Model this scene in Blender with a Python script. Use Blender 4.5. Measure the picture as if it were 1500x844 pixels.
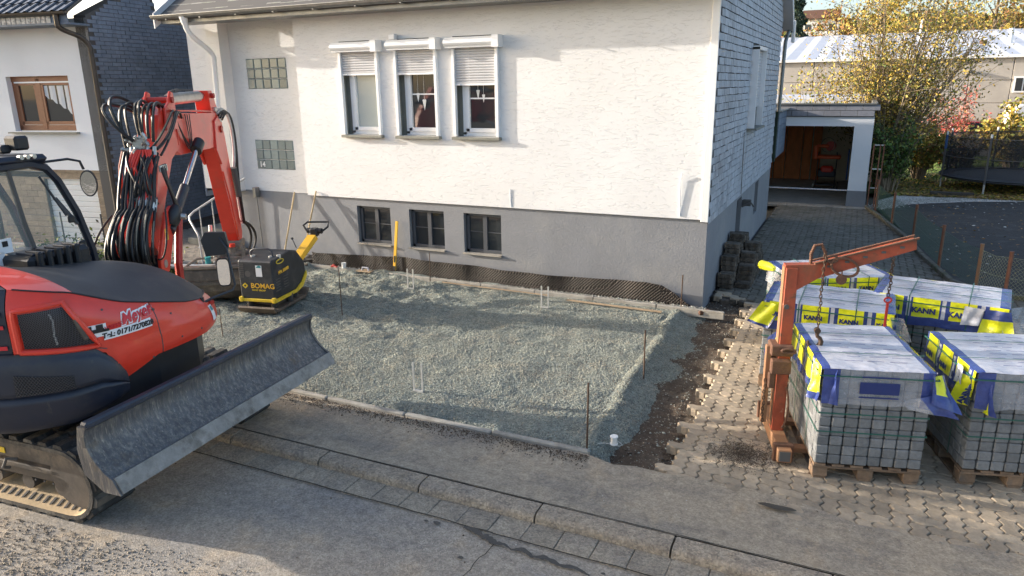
import bpy, math, random
import numpy as np
from mathutils import Vector, Matrix, noise
random.seed(7); RNG = np.random.default_rng(7)
for o in list(bpy.data.objects): bpy.data.objects.remove(o)
SC = bpy.context.scene; COL = SC.collection
R = math.radians
# ------------------------------------------------------------------ camera
cam = bpy.data.cameras.new("camera"); co = bpy.data.objects.new("camera", cam); COL.objects.link(co)
X = Vector((0.90458162, -0.10329176, 0.41359752)); Y = Vector((0.42608295, 0.2500564, -0.86943954)); Z = Vector((-0.01361677, 0.96270588, 0.27020728))
m = Matrix((X, Y, Z)).to_4x4(); m.translation = Vector((0, 0, 3.25)); co.matrix_world = m
cam.sensor_width = 36; cam.lens = 1057 / 1500 * 36; cam.clip_start = .05; cam.clip_end = 3000
SC.camera = co
# ------------------------------------------------------------------ light
SUN_EL, SUN_TR = 13.5, 11.0          # elevation; travel azimuth from +X toward +Y
w = bpy.data.worlds.new("World"); SC.world = w; w.use_nodes = True
nt = w.node_tree; bg = nt.nodes['Background']; sk = nt.nodes.new('ShaderNodeTexSky'); sk.sky_type = 'NISHITA'
sk.sun_disc = False; sk.sun_elevation = R(SUN_EL); sk.sun_rotation = R(270 - SUN_TR); sk.altitude = 300; sk.air_density = .8; sk.dust_density = 3.5; sk.ozone_density = .6
nt.links.new(sk.outputs[0], bg.inputs[0]); bg.inputs[1].default_value = .15
sl = bpy.data.lights.new("sun", 'SUN'); sl.energy = 3.1; sl.angle = R(.53); sl.color = (1, .91, .80)
so = bpy.data.objects.new("sun", sl); COL.objects.link(so)
d = Vector((math.cos(R(SUN_EL)) * math.cos(R(SUN_TR)), math.cos(R(SUN_EL)) * math.sin(R(SUN_TR)), -math.sin(R(SUN_EL))))
so.rotation_euler = d.to_track_quat('-Z', 'Y').to_euler(); so.location = (-20, -5, 10)
vs = SC.view_settings; vs.view_transform = 'Standard'; vs.look = 'None'; vs.gamma = 1; vs.exposure = 1.48
SC.render.engine = 'CYCLES'

# ------------------------------------------------------------------ materials
MATS = {}
def mat(name, col, rough=.65, metal=0., var=.18, vs=6., bump=.15, bs=60., col2=None, c2s=2., c2lo=.5, c2hi=.65, rnd=0., coat=0., spec=.5, stretch=None, trans=0., alpha=1., cell=0., cellv=.5, emis=None, layers=()):
    mt = bpy.data.materials.new(name); mt.use_nodes = True; n = mt.node_tree.nodes; l = mt.node_tree.links
    b = n['Principled BSDF']; b.inputs['Roughness'].default_value = rough; b.inputs['Metallic'].default_value = metal
    b.inputs['Specular IOR Level'].default_value = spec; b.inputs['Coat Weight'].default_value = coat
    b.inputs['Transmission Weight'].default_value = trans; b.inputs['Alpha'].default_value = alpha
    geo = n.new('ShaderNodeNewGeometry'); src = geo.outputs['Position']
    if stretch:
        mp = n.new('ShaderNodeMapping'); mp.inputs['Scale'].default_value = stretch; l.new(src, mp.inputs[0]); src = mp.outputs[0]
    def nz(s, det=4, ro=.6):
        t = n.new('ShaderNodeTexNoise'); t.inputs['Scale'].default_value = s; t.inputs['Detail'].default_value = det; t.inputs['Roughness'].default_value = ro; l.new(src, t.inputs['Vector']); return t
    def mr(sock, a, bb, c, dd):
        r_ = n.new('ShaderNodeMapRange'); l.new(sock, r_.inputs[0])
        for i, v in enumerate((a, bb, c, dd)): r_.inputs[i + 1].default_value = v
        return r_.outputs[0]
    base = n.new('ShaderNodeRGB'); base.outputs[0].default_value = (*col, 1); out = base.outputs[0]
    if col2:
        t = nz(c2s, 6, .65); f = mr(t.outputs[0], c2lo, c2hi, 0, 1); mx = n.new('ShaderNodeMix'); mx.data_type = 'RGBA'
        l.new(f, mx.inputs[0]); l.new(out, mx.inputs[6]); mx.inputs[7].default_value = (*col2, 1); out = mx.outputs[2]
    for (lc, ls, lo_, hi_, lst) in layers:
        mp2 = n.new('ShaderNodeMapping'); mp2.inputs['Scale'].default_value = lst; mp2.inputs['Location'].default_value = (ls, ls * 3.1, 0); l.new(geo.outputs['Position'], mp2.inputs[0])
        t = n.new('ShaderNodeTexNoise'); t.inputs['Scale'].default_value = ls; t.inputs['Detail'].default_value = 7; t.inputs['Roughness'].default_value = .68; l.new(mp2.outputs[0], t.inputs['Vector'])
        f = mr(t.outputs[0], lo_, hi_, 0, .85); mx = n.new('ShaderNodeMix'); mx.data_type = 'RGBA'; l.new(f, mx.inputs[0]); l.new(out, mx.inputs[6]); mx.inputs[7].default_value = (*lc, 1); out = mx.outputs[2]
    val = None
    def mul(a, bb):
        q = n.new('ShaderNodeMath'); q.operation = 'MULTIPLY'; l.new(a, q.inputs[0]); l.new(bb, q.inputs[1]); return q.outputs[0]
    if var: 
        t = nz(vs, 8, .7); val = mr(t.outputs[0], .3, .7, 1 - var, 1 + var)
    if cell:
        vo = n.new('ShaderNodeTexVoronoi'); vo.inputs['Scale'].default_value = cell; l.new(src, vo.inputs['Vector'])
        sp = n.new('ShaderNodeSeparateColor'); l.new(vo.outputs['Color'], sp.inputs[0]); v2 = mr(sp.outputs[0], 0, 1, 1 - cellv, 1 + cellv)
        val = mul(val, v2) if val else v2
    if rnd:
        oi = n.new('ShaderNodeObjectInfo'); v3 = mr(oi.outputs['Random'], 0, 1, 1 - rnd, 1 + rnd); val = mul(val, v3) if val else v3
    if val:
        hs = n.new('ShaderNodeHueSaturation'); l.new(val, hs.inputs['Value']); l.new(out, hs.inputs['Color']); out = hs.outputs[0]
    l.new(out, b.inputs['Base Color'])
    if emis: b.inputs['Emission Color'].default_value = (*emis[0], 1); b.inputs['Emission Strength'].default_value = emis[1]
    if bump:
        t = nz(bs, 5, .65); bp = n.new('ShaderNodeBump'); bp.inputs['Strength'].default_value = bump; bp.inputs['Distance'].default_value = .02
        l.new(t.outputs[0], bp.inputs['Height']); l.new(bp.outputs[0], b.inputs['Normal'])
    MATS[name] = mt; return mt

def stucco_mat(name, col, depth=.9):
    mt = bpy.data.materials.new(name); mt.use_nodes = True; n = mt.node_tree.nodes; l = mt.node_tree.links; b = n['Principled BSDF']
    b.inputs['Roughness'].default_value = .9
    geo = n.new('ShaderNodeNewGeometry'); mp = n.new('ShaderNodeMapping'); mp.inputs['Scale'].default_value = (10, 10, 46); l.new(geo.outputs['Position'], mp.inputs[0])
    t = n.new('ShaderNodeTexNoise'); t.inputs['Scale'].default_value = 1.; t.inputs['Detail'].default_value = 3; t.inputs['Distortion'].default_value = .6; l.new(mp.outputs[0], t.inputs['Vector'])
    r = n.new('ShaderNodeMapRange'); l.new(t.outputs[0], r.inputs[0]); r.inputs[1].default_value = .57; r.inputs[2].default_value = .66; r.inputs[3].default_value = 1; r.inputs[4].default_value = 0
    t2 = n.new('ShaderNodeTexNoise'); t2.inputs['Scale'].default_value = 45; t2.inputs['Detail'].default_value = 5; l.new(geo.outputs['Position'], t2.inputs['Vector'])
    ad = n.new('ShaderNodeMath'); ad.operation = 'MULTIPLY_ADD'; l.new(t2.outputs[0], ad.inputs[0]); ad.inputs[1].default_value = .35; l.new(r.outputs[0], ad.inputs[2])
    bp = n.new('ShaderNodeBump'); bp.inputs['Strength'].default_value = depth; bp.inputs['Distance'].default_value = .006; l.new(ad.outputs[0], bp.inputs['Height']); l.new(bp.outputs[0], b.inputs['Normal'])
    t3 = n.new('ShaderNodeTexNoise'); t3.inputs['Scale'].default_value = .9; t3.inputs['Detail'].default_value = 6; l.new(geo.outputs['Position'], t3.inputs['Vector'])
    r3 = n.new('ShaderNodeMapRange'); l.new(t3.outputs[0], r3.inputs[0]); r3.inputs[1].default_value = .3; r3.inputs[2].default_value = .7; r3.inputs[3].default_value = .94; r3.inputs[4].default_value = 1.04
    hs = n.new('ShaderNodeHueSaturation'); hs.inputs['Color'].default_value = (*col, 1); l.new(r3.outputs[0], hs.inputs['Value']); l.new(hs.outputs[0], b.inputs['Base Color'])
    MATS[name] = mt

stucco_mat('stucco', (.73, .73, .725), .7); stucco_mat('stucco_fine', (.76, .77, .785), .3)
mat('plinth_paint', (.205, .213, .228), .75, var=.08, vs=2.5, bump=.28, bs=30, col2=(.24, .245, .25), c2s=1.2)
mat('white_paint', (.8, .8, .78), .5, var=.04, bump=.05)
mat('white_pvc', (.82, .83, .84), .35, var=.03, bump=0)
mat('shutter_slat', (.53, .53, .54), .45, var=.05, bump=0)
mat('sill_stone', (.20, .20, .17), .7, var=.2, vs=20)
mat('dark_reveal', (.24, .24, .215), .8, var=.1)
mat('glass_dark', (.03, .035, .04), .04, var=0, bump=0, spec=.9)
mat('glass_blind', (.42, .47, .46), .12, var=.03, bump=0, spec=.9, coat=.6)
mat('window_grey', (.06, .066, .078), .5, var=.08, bump=.05)
mat('glass_block', (.19, .24, .24), .1, var=.12, vs=18, bump=.25, bs=25, coat=.5, rnd=.25)
mat('grout', (.66, .67, .66), .8)
mat('slate_light', (.36, .385, .42), .6, var=.2, vs=14, bump=.25, bs=40, rnd=.14, cell=4.9, cellv=.08, col2=(.30, .31, .33), c2s=1.4, c2lo=.52, c2hi=.7)
mat('slate_mid', (.21, .215, .24), .6, var=.15, vs=9, bump=.2, rnd=.12)
mat('slate_dark', (.15, .185, .235), .6, var=.15, vs=9, bump=.2, bs=40, rnd=.12, cell=4, cellv=.1)
mat('roof_slate', (.26, .25, .22), .75, var=.35, vs=9, bump=.5, bs=30, rnd=.2, col2=(.30, .32, .24), c2s=4)
mat('roof_tile', (.035, .045, .06), .22, var=.15, vs=10, bump=.05, coat=.3)
mat('zinc', (.22, .22, .21), .45, metal=.6, var=.2, vs=8)
mat('brown_metal', (.075, .065, .055), .4, metal=.5, var=.2)
mat('galvanized', (.5, .5, .48), .5, metal=.4, var=.2, vs=14, bump=.05)
mat('brown_wood', (.24, .095, .045), .45, var=.2, vs=20, stretch=(1, 1, 6), bump=.1)
mat('timber', (.34, .25, .16), .75, var=.25, vs=14, bump=.3, bs=50, rnd=.15, col2=(.30, .22, .14), c2s=5)
mat('pallet_wood', (.20, .13, .08), .8, var=.3, vs=14, bump=.4, bs=50, rnd=.22, col2=(.12, .10, .08), c2s=5)
mat('handle_wood', (.50, .37, .20), .6, var=.15, vs=12)
mat('kerb_dark', (.13, .12, .095), .95, var=.35, vs=9, bump=.6, col2=(.07, .08, .04), c2s=3)
mat('floor_pale', (.5, .47, .42), .85, var=.2, vs=3)
mat('garage_door', (.62, .2, .06), .6, var=.2, vs=7, stretch=(1, 1, .3), rnd=.1)
mat('tile_brown', (.22, .165, .11), .6, var=.3, vs=9, stretch=(1, 1, 3), rnd=.2)
mat('concrete', (.33, .31, .27), .85, var=.22, vs=7, bump=.4, bs=60, col2=(.24, .215, .18), c2s=3)
mat('kerb_concrete', (.34, .285, .215), .9, var=.22, vs=12, bump=.9, bs=70, rnd=.08, cell=70, cellv=.3, layers=[((.25, .215, .175), 4., .48, .62, (1, 1, 1)), ((.36, .28, .19), 5., .60, .72, (1, 1, 1))])
mat('gutter_slab', (.32, .275, .21), .9, var=.2, vs=12, bump=.8, bs=80, rnd=.08, cell=80, cellv=.3, layers=[((.25, .22, .18), 3., .48, .62, (1, 1, 1)), ((.34, .27, .19), 4., .60, .72, (1, 1, 1))])
mat('asphalt_path', (.375, .315, .235), .92, var=.22, vs=12, bump=.8, bs=95, cell=75, cellv=.2, layers=[((.25, .22, .18), 1.4, .46, .60, (.7, 1.6, 1)), ((.43, .34, .235), 2.2, .54, .66, (1.2, .8, 1)), ((.19, .165, .14), 3.6, .60, .70, (1.6, .6, 1))])
mat('asphalt_street', (.35, .31, .255), .92, var=.22, vs=14, bump=.8, bs=100, cell=80, cellv=.26, layers=[((.255, .24, .22), .9, .45, .60, (.7, 1.5, 1)), ((.43, .35, .255), 1.6, .55, .68, (1, 1, 1)), ((.42, .41, .40), 2.6, .64, .72, (.6, 1.8, 1))])
mat('asphalt_dark', (.04, .037, .035), .9, var=.3, vs=5, bump=.8, bs=60, col2=(.06, .058, .055), c2s=2)
mat('wet_patch', (.05, .047, .042), .45, var=.2, bump=.3)
mat('crack', (.03, .027, .022), .95, var=.2)
mat('paver', (.41, .33, .235), .88, var=.2, vs=14, bump=.55, bs=75, rnd=.15, col2=(.30, .25, .185), c2s=2.2, c2lo=.42, c2hi=.62, cell=7, cellv=.09)
mat('old_paver', (.12, .098, .075), .95, var=.4, vs=22, bump=.9, bs=50, rnd=.45, col2=(.05, .045, .035), c2s=9)
mat('paver_shaded', (.15, .135, .11), .9, var=.25, vs=10, bump=.6, bs=70, rnd=.15, cell=7, cellv=.14, layers=[((.11, .105, .08), 1.4, .45, .6, (1, 1, 1))])  # darker paver copy, shade of the rear driveway put into its colour
mat('paver_bed', (.055, .048, .04), .95, var=.3, vs=20)
mat('patio_paver', (.23, .20, .165), .88, var=.22, vs=8, bump=.5, rnd=.15)
mat('gravel_bed', (.22, .24, .21), .95, var=.35, vs=9, bump=1., bs=70, cell=60, cellv=.4)
mat('gravel_stone', (.32, .335, .285), .85, var=.12, vs=1.5, bump=0, cell=50, cellv=.30, col2=(.35, .335, .27), c2s=2)
mat('gravel_brown', (.26, .215, .16), .85, var=.2, vs=3, bump=0, cell=38, cellv=.5)
mat('soil', (.085, .06, .04), .97, var=.45, vs=11, bump=1., bs=40, col2=(.11, .085, .06), c2s=3)
mat('terrain', (.10, .09, .065), .95, var=.3, vs=2, bump=.5, bs=12)
mat('lawn', (.07, .115, .025), .95, var=.4, vs=5, bump=1., bs=60, col2=(.15, .11, .05), c2s=1.4, c2lo=.48, c2hi=.6)
mat('grass', (.10, .16, .03), .8, var=.3, vs=2, bump=0)
mat('dry_leaf', (.26, .17, .07), .8, var=.3, vs=4, bump=0)
mat('white_pebble', (.5, .48, .44), .8, var=.2, cell=30, cellv=.4)
mat('membrane', (.022, .014, .009), .65, var=.15, bump=0)
mat('red_paint', (.72, .045, .022), .33, var=.07, vs=5, bump=.03, coat=.25, layers=[((.50, .075, .045), 3., .56, .75, (1, 1, 1))])
mat('red_dark', (.42, .022, .012), .45, var=.12, vs=5, bump=.02)
mat('navy_plastic', (.012, .017, .032), .42, var=.12, vs=5, bump=.06, layers=[((.04, .04, .042), 2.2, .5, .72, (1, 1, 1)), ((.10, .09, .075), 7., .62, .74, (1, 1, .5))])
mat('black_plastic', (.018, .019, .022), .42, var=.15, vs=8, bump=.05)
mat('hood_black', (.03, .032, .036), .5, var=.12, vs=5, bump=.05, layers=[((.07, .066, .06), 2.5, .5, .7, (1, 1, 1))])
mat('grille', (.012, .012, .014), .6, var=0, bump=0)
mat('grille_wire', (.10, .10, .11), .45, metal=.4, var=0, bump=0)
mat('hose', (.014, .014, .015), .5, var=.1, bump=.05)
mat('hose_yellowish', (.22, .20, .15), .5, var=.1, bump=0)
mat('chrome', (.7, .7, .72), .12, metal=1, var=0, bump=0)
mat('steel_fitting', (.5, .5, .47), .35, metal=.8, var=.2)
mat('rubber', (.04, .038, .036), .8, var=.3, vs=9, bump=.5, bs=30, col2=(.13, .115, .095), c2s=4, c2lo=.48, c2hi=.62)
mat('rubber_lug', (.028, .027, .026), .75, var=.3, vs=9, bump=.4, bs=30, rnd=.2, col2=(.11, .10, .085), c2s=5, c2lo=.5, c2hi=.6)
mat('track_dust', (.50, .38, .23), .9, var=.15, vs=7, bump=.3)
mat('track_frame', (.07, .06, .052), .75, var=.3, vs=7, col2=(.16, .13, .10), c2s=3)
mat('blade_steel', (.10, .10, .105), .5, metal=.3, var=.35, vs=5, bump=.3, bs=22, stretch=(3.5, 3.5, .7), layers=[((.21, .195, .17), 4., .47, .62, (9, 9, 1.2)), ((.38, .35, .29), 6., .60, .66, (12, 12, 1.5)), ((.13, .10, .07), 3., .58, .7, (1, 1, 1))])
mat('blade_edge', (.27, .255, .23), .6, metal=.3, var=.3, vs=7, bump=.3, layers=[((.13, .115, .095), 4., .5, .65, (1, 1, 1)), ((.33, .31, .27), 9., .6, .7, (1, 3, 1))])
mat('blade_dark', (.035, .042, .058), .4, var=.2, vs=7, bump=.15)
mat('bucket_steel', (.10, .085, .068), .75, var=.35, vs=6, bump=.4, col2=(.21, .17, .12), c2s=4)
mat('muddy_steel', (.22, .18, .14), .85, var=.4, vs=12, bump=.6)
mat('cab_glass', (.55, .65, .60), .03, var=0, bump=0, spec=.8, alpha=.22)
mat('mirror', (.8, .82, .84), .03, metal=1, var=0, bump=.06, bs=9)
mat('seat_cloth', (.06, .06, .06), .9)
mat('sticker_white', (.8, .8, .8), .4, var=0, bump=0)
mat('sticker_teal', (.02, .25, .27), .4, var=0, bump=0)
mat('sticker_red', (.6, .02, .03), .4, var=0, bump=0)
mat('print_black', (.01, .01, .012), .5, var=0, bump=0)
mat('print_blue', (.015, .03, .14), .5, var=0, bump=0)
mat('yellow_paint', (.72, .50, .03), .42, var=.15, vs=9, bump=.05, col2=(.4, .3, .1), c2s=7, c2lo=.6, c2hi=.75)
mat('level_yellow', (.80, .46, .04), .4, var=.05, bump=0)
mat('compactor_black', (.02, .024, .03), .5, var=.3, vs=6, bump=.08, col2=(.06, .062, .065), c2s=5, c2lo=.5, c2hi=.75)
mat('baseplate', (.13, .10, .075), .7, metal=.2, var=.35, vs=9, bump=.4)
mat('orange_paint', (.37, .072, .03), .6, var=.25, vs=5, bump=.2, bs=30, layers=[((.22, .075, .035), 5., .50, .64, (1, 1, .5)), ((.12, .06, .035), 9., .58, .66, (1, 1, 1)), ((.5, .22, .13), 14., .64, .7, (1, 1, 1))])
mat('orange_dull', (.31, .165, .085), .7, var=.3, vs=7, bump=.3, col2=(.28, .13, .06), c2s=7, c2lo=.45, c2hi=.6)
mat('rust', (.135, .065, .038), .8, var=.35, vs=18, bump=.5, bs=60)
mat('rust_dark', (.09, .055, .035), .7, metal=.3, var=.35, vs=18, bump=.4)
mat('block_grey', (.195, .20, .20), .9, var=.2, vs=22, bump=.6, bs=80, rnd=.2, col2=(.15, .155, .16), c2s=8, c2lo=.5, c2hi=.68)
mat('block_core', (.04, .04, .04), .95, var=.2)
mat('film_yellow', (.78, .78, .02), .28, var=.06, vs=20, bump=.6, bs=16, coat=.25)
mat('film_blue', (.04, .065, .235), .26, var=.15, vs=20, bump=.6, bs=16, coat=.25)
mat('film_light', (.50, .51, .565), .22, var=.14, vs=9, bump=.7, bs=12, coat=.3, stretch=(1, 2, 1))
mat('film_clear', (.55, .57, .62), .2, var=.1, vs=12, bump=.4, bs=16, alpha=.38, spec=.8)
mat('strap_green', (.02, .11, .085), .4, var=0, bump=0)
mat('fence_green', (.07, .13, .08), .6, var=.1, bump=0)
mat('fence_yellow', (.42, .40, .20), .6, var=.2, bump=0)
mat('post_rust', (.24, .095, .05), .7, var=.3, vs=9, bump=.2, rnd=.1)
mat('bark', (.22, .175, .12), .9, var=.3, vs=10, bump=.4)
mat('bark_dark', (.06, .05, .04), .9, var=.3, vs=10, bump=.3)
for nme, c in (('leaf_yellow', (.50, .34, .05)), ('leaf_gold', (.36, .27, .05)), ('leaf_olive', (.17, .19, .035)), ('leaf_green', (.06, .12, .02)), ('leaf_dark', (.035, .05, .02)), ('leaf_red', (.52, .10, .08)), ('leaf_pink', (.45, .20, .15)), ('leaf_rust', (.30, .14, .045)), ('needle', (.018, .04, .022))):
    mat(nme, c, .7, var=.3, vs=1.6, bump=0, cell=9, cellv=.3)
mat('hall_panel', (.40, .37, .33), .85, var=.08, vs=1.2, bump=.05, rnd=.05)
mat('hall_roof', (.55, .58, .64), .6, var=.08, vs=.8, bump=.05)
mat('joint_dark', (.10, .095, .09), .9, var=0, bump=0)
mat('car_red', (.5, .02, .025), .25, var=0, bump=0, coat=.5)
mat('net_dark', (.012, .014, .02), .8, var=.1, bump=0, alpha=.62)
mat('trampoline_blue', (.03, .10, .28), .6, var=.1, bump=0)
mat('steel_dark', (.05, .055, .065), .5, metal=.3)
mat('lace', (.8, .82, .84), .8, var=.05, alpha=.8)
mat('string', (.75, .72, .66), .8, var=.1)
mat('orange_plastic', (.75, .11, .02), .35, var=.08)
mat('blue_plastic', (.03, .12, .40), .4)
mat('skin_wall', (.72, .64, .5), .85, var=.08, vs=1.5)
mat('hill', (.16, .14, .08), .95, var=.4, vs=.06, bump=0, col2=(.10, .12, .06), c2s=.04)

# ------------------------------------------------------------------ mesh helpers
ID = Matrix.Identity(4)
class MB:
    def __init__(s): s.v = []; s.f = []; s.mi = []
    def add(s, vs, fs, mi=0, M=None):
        k = len(s.v)
        for p in vs: s.v.append(tuple(M @ Vector(p)) if M is not None else tuple(p))
        for f in fs: s.f.append(tuple(i + k for i in f)); s.mi.append(mi)
        return s
    def box(s, c, size, M=None, mi=0, bev=0.):
        x, y, z = [q / 2 for q in size]; c = Vector(c)
        if bev <= 0:
            vs = [c + Vector((sx * x, sy * y, sz * z)) for sx in (-1, 1) for sy in (-1, 1) for sz in (-1, 1)]
            return s.add(vs, [(0, 1, 3, 2), (4, 6, 7, 5), (0, 4, 5, 1), (2, 3, 7, 6), (0, 2, 6, 4), (1, 5, 7, 3)], mi, M)
        b = min(bev, x * .9, y * .9, z * .9); vs = []
        for sx in (-1, 1):
            for sy in (-1, 1):
                for sz in (-1, 1):
                    vs += [c + Vector((sx * x, sy * (y - b), sz * (z - b))), c + Vector((sx * (x - b), sy * y, sz * (z - b))), c + Vector((sx * (x - b), sy * (y - b), sz * z))]
        I = lambda a, b_, c_, k: (a * 4 + b_ * 2 + c_) * 3 + k
        fs = []
        for q in (0, 1):
            fs.append(tuple([I(q, 0, 0, 0), I(q, 1, 0, 0), I(q, 1, 1, 0), I(q, 0, 1, 0)][::1 if q else -1]))
            fs.append(tuple([I(0, q, 0, 1), I(0, q, 1, 1), I(1, q, 1, 1), I(1, q, 0, 1)][::1 if q else -1]))
            fs.append(tuple([I(0, 0, q, 2), I(1, 0, q, 2), I(1, 1, q, 2), I(0, 1, q, 2)][::1 if q else -1]))
            for r in (0, 1):
                fs.append((I(q, r, 0, 0), I(q, r, 1, 0), I(q, r, 1, 1), I(q, r, 0, 1)))
                fs.append((I(q, 0, r, 0), I(q, 1, r, 0), I(q, 1, r, 2), I(q, 0, r, 2)))
                fs.append((I(0, q, r, 1), I(1, q, r, 1), I(1, q, r, 2), I(0, q, r, 2)))
                for t in (0, 1): fs.append((I(q, r, t, 0), I(q, r, t, 1), I(q, r, t, 2)))
        return s.add(vs, fs, mi, M)
    def prism(s, poly, d0, d1, axes='xz', M=None, mi=0):
        """polygon in two axes, extruded along the third from d0 to d1"""
        def P(a, b, d):
            return {'xz': (a, d, b), 'xy': (a, b, d), 'yz': (d, a, b)}[axes]
        n = len(poly); vs = [P(a, b, d0) for a, b in poly] + [P(a, b, d1) for a, b in poly]
        fs = [tuple(range(n)), tuple(range(2 * n - 1, n - 1, -1))] + [(i, i + n, (i + 1) % n + n, (i + 1) % n) for i in range(n)]
        return s.add(vs, fs, mi, M)
    def tube(s, pts, r, n=8, mi=0, cap=True, M=None, rr=None):
        pts = [Vector(p) for p in pts]; k = len(pts); vs = []; up = None
        for i, p in enumerate(pts):
            t = (pts[min(i + 1, k - 1)] - pts[max(i - 1, 0)]); t = t.normalized() if t.length > 1e-9 else Vector((0, 0, 1))
            if up is None: up = Vector((0, 0, 1)) if abs(t.z) < .9 else Vector((1, 0, 0))
            a = (up - t * up.dot(t)); a = a.normalized() if a.length > 1e-6 else t.orthogonal().normalized(); up = a; b = t.cross(a)
            q = rr[i] if rr else r
            for j in range(n): an = 2 * math.pi * (j + .5) / n; vs.append(p + (a * math.cos(an) + b * math.sin(an)) * q)
        fs = [(i * n + j, i * n + (j + 1) % n, (i + 1) * n + (j + 1) % n, (i + 1) * n + j) for i in range(k - 1) for j in range(n)]
        if cap: fs += [tuple(range(n - 1, -1, -1)), tuple(range((k - 1) * n, k * n))]
        return s.add(vs, fs, mi, M)
    def cyl(s, a, b, r, n=14, mi=0, r2=None, M=None):
        return s.tube([a, b], r, n, mi, M=M, rr=[r, r if r2 is None else r2])
    def grid(s, nx, ny, fn, mi=0, M=None, mfn=None):
        k = len(s.v)
        for j in range(ny + 1):
            for i in range(nx + 1):
                p = fn(i / nx, j / ny); s.v.append(tuple(M @ Vector(p)) if M is not None else tuple(p))
        for j in range(ny):
            for i in range(nx):
                a = k + j * (nx + 1) + i; s.f.append((a, a + 1, a + nx + 2, a + nx + 1)); s.mi.append(mfn((i + .5) / nx, (j + .5) / ny) if mfn else mi)
        return s
    def mesh(s, name, mats, smooth=False):
        me = bpy.data.meshes.new(name); me.from_pydata([tuple(p) for p in s.v], [], s.f)
        for q in (mats if isinstance(mats, (list, tuple)) else [mats]): me.materials.append(MATS[q])
        if max(s.mi, default=0): me.polygons.foreach_set('material_index', s.mi)
        if smooth: me.polygons.foreach_set('use_smooth', [True] * len(me.polygons)); me.set_sharp_from_angle(angle=R(smooth if smooth > 1 else 40))
        me.validate(); me.update(); return me
    def build(s, name, mats, parent=None, smooth=False, loc=None, rot=0., M=None, **kw):
        if M is not None: s.v = [tuple(M @ Vector(p)) for p in s.v]
        return put(name, s.mesh(name, mats, smooth), parent, loc, rot, **kw)
def put(name, me, parent=None, loc=None, rot=0., label=None, cat=None, group=None, kind=None):
    o = bpy.data.objects.new(name, me); COL.objects.link(o)
    if parent: o.parent = parent
    if loc is not None: o.location = loc
    if rot: o.rotation_euler = (0, 0, rot)
    tag(o, label, cat, group, kind); return o
def tag(o, label=None, cat=None, group=None, kind=None):
    if label: o['label'] = label
    if cat: o['category'] = cat
    if group: o['group'] = group
    if kind: o['kind'] = kind
    return o
def thing(name, loc, label, cat, rot=0., group=None):
    return put(name, None, None, loc, rot, label, cat, group)
def bevel(o, w_=.005, seg=2):
    b = o.modifiers.new('bevel', 'BEVEL'); b.width = w_; b.segments = seg; b.limit_method = 'ANGLE'; b.angle_limit = R(35); return o
def txt(body, size, M, parent, name='lettering', m_='print_black', depth=.001, bold=0., sx=1., local=True, shear=0.):
    c = bpy.data.curves.new(name, 'FONT'); c.body = body; c.size = size; c.extrude = depth; c.offset = bold; c.shear = shear; c.align_x = 'CENTER'; c.align_y = 'CENTER'
    t = bpy.data.objects.new(name, c); COL.objects.link(t); dg = bpy.context.evaluated_depsgraph_get(); me = bpy.data.meshes.new_from_object(t.evaluated_get(dg)); bpy.data.objects.remove(t)
    me.transform(M @ Matrix.Diagonal((sx, 1, 1, 1))); me.materials.clear(); me.materials.append(MATS[m_]); return put(name, me, parent)
def frame(o, ex, ey):
    """matrix with origin o, x axis ex, y axis ey"""
    ex = Vector(ex).normalized(); ey = Vector(ey); ez = ex.cross(ey).normalized(); ey = ez.cross(ex)
    mm = Matrix((ex, ey, ez)).transposed().to_4x4(); mm.translation = Vector(o); return mm
def T(x, y, z): return Matrix.Translation((x, y, z))
def RZ(a): return Matrix.Rotation(a, 4, 'Z')
def npmesh(name, V, F, mats, mi=None, parent=None, smooth=False, **kw):
    V = np.asarray(V, dtype=np.float32); F = np.asarray(F, dtype=np.int32); me = bpy.data.meshes.new(name); n, k = F.shape
    me.vertices.add(len(V)); me.vertices.foreach_set('co', V.ravel()); me.loops.add(n * k); me.loops.foreach_set('vertex_index', F.ravel())
    me.polygons.add(n); me.polygons.foreach_set('loop_start', np.arange(0, n * k, k, dtype=np.int32))
    for q in (mats if isinstance(mats, (list, tuple)) else [mats]): me.materials.append(MATS[q])
    if mi is not None: me.polygons.foreach_set('material_index', np.asarray(mi, dtype=np.int32))
    if smooth: me.polygons.foreach_set('use_smooth', np.ones(n, dtype=bool))
    me.update(calc_edges=True); return put(name, me, parent, **kw)
def bez(p0, p1, p2, p3, n=12):
    p0, p1, p2, p3 = map(Vector, (p0, p1, p2, p3)); o = []
    for i in range(n + 1): t = i / n; o.append(p0 * (1 - t) ** 3 + p1 * 3 * t * (1 - t) ** 2 + p2 * 3 * t * t * (1 - t) + p3 * t ** 3)
    return o
def fbm(x, y, s=1., o=4):
    return noise.fractal(Vector((x * s, y * s, 3.3)), 1., 2., o)
# ================================================================== THE GROUND
def sheet(name, poly, z, m_, **kw):
    b = MB(); b.add([(x, y, z) for x, y in poly], [tuple(range(len(poly)))]); return b.build(name, m_, **kw)
def slab(name, poly, z0, z1, m_, smooth=False, **kw):
    b = MB(); b.prism(poly, z0, z1, 'xy'); b.f = [tuple(reversed(f)) if False else f for f in b.f]; return b.build(name, m_, **kw)
sheet('ground', [(-600, -300), (600, -300), (600, 900), (-600, 900)], -.17, 'terrain', kind='structure')
b = MB(); b.grid(90, 34, lambda u, v: (-38 + 76 * u, -12.7 + 17 * v, -.052 + .008 * fbm(-38 + 76 * u, v * 17, .8)))
street = b.build('street', 'asphalt_street', smooth=True, kind='structure')
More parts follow.
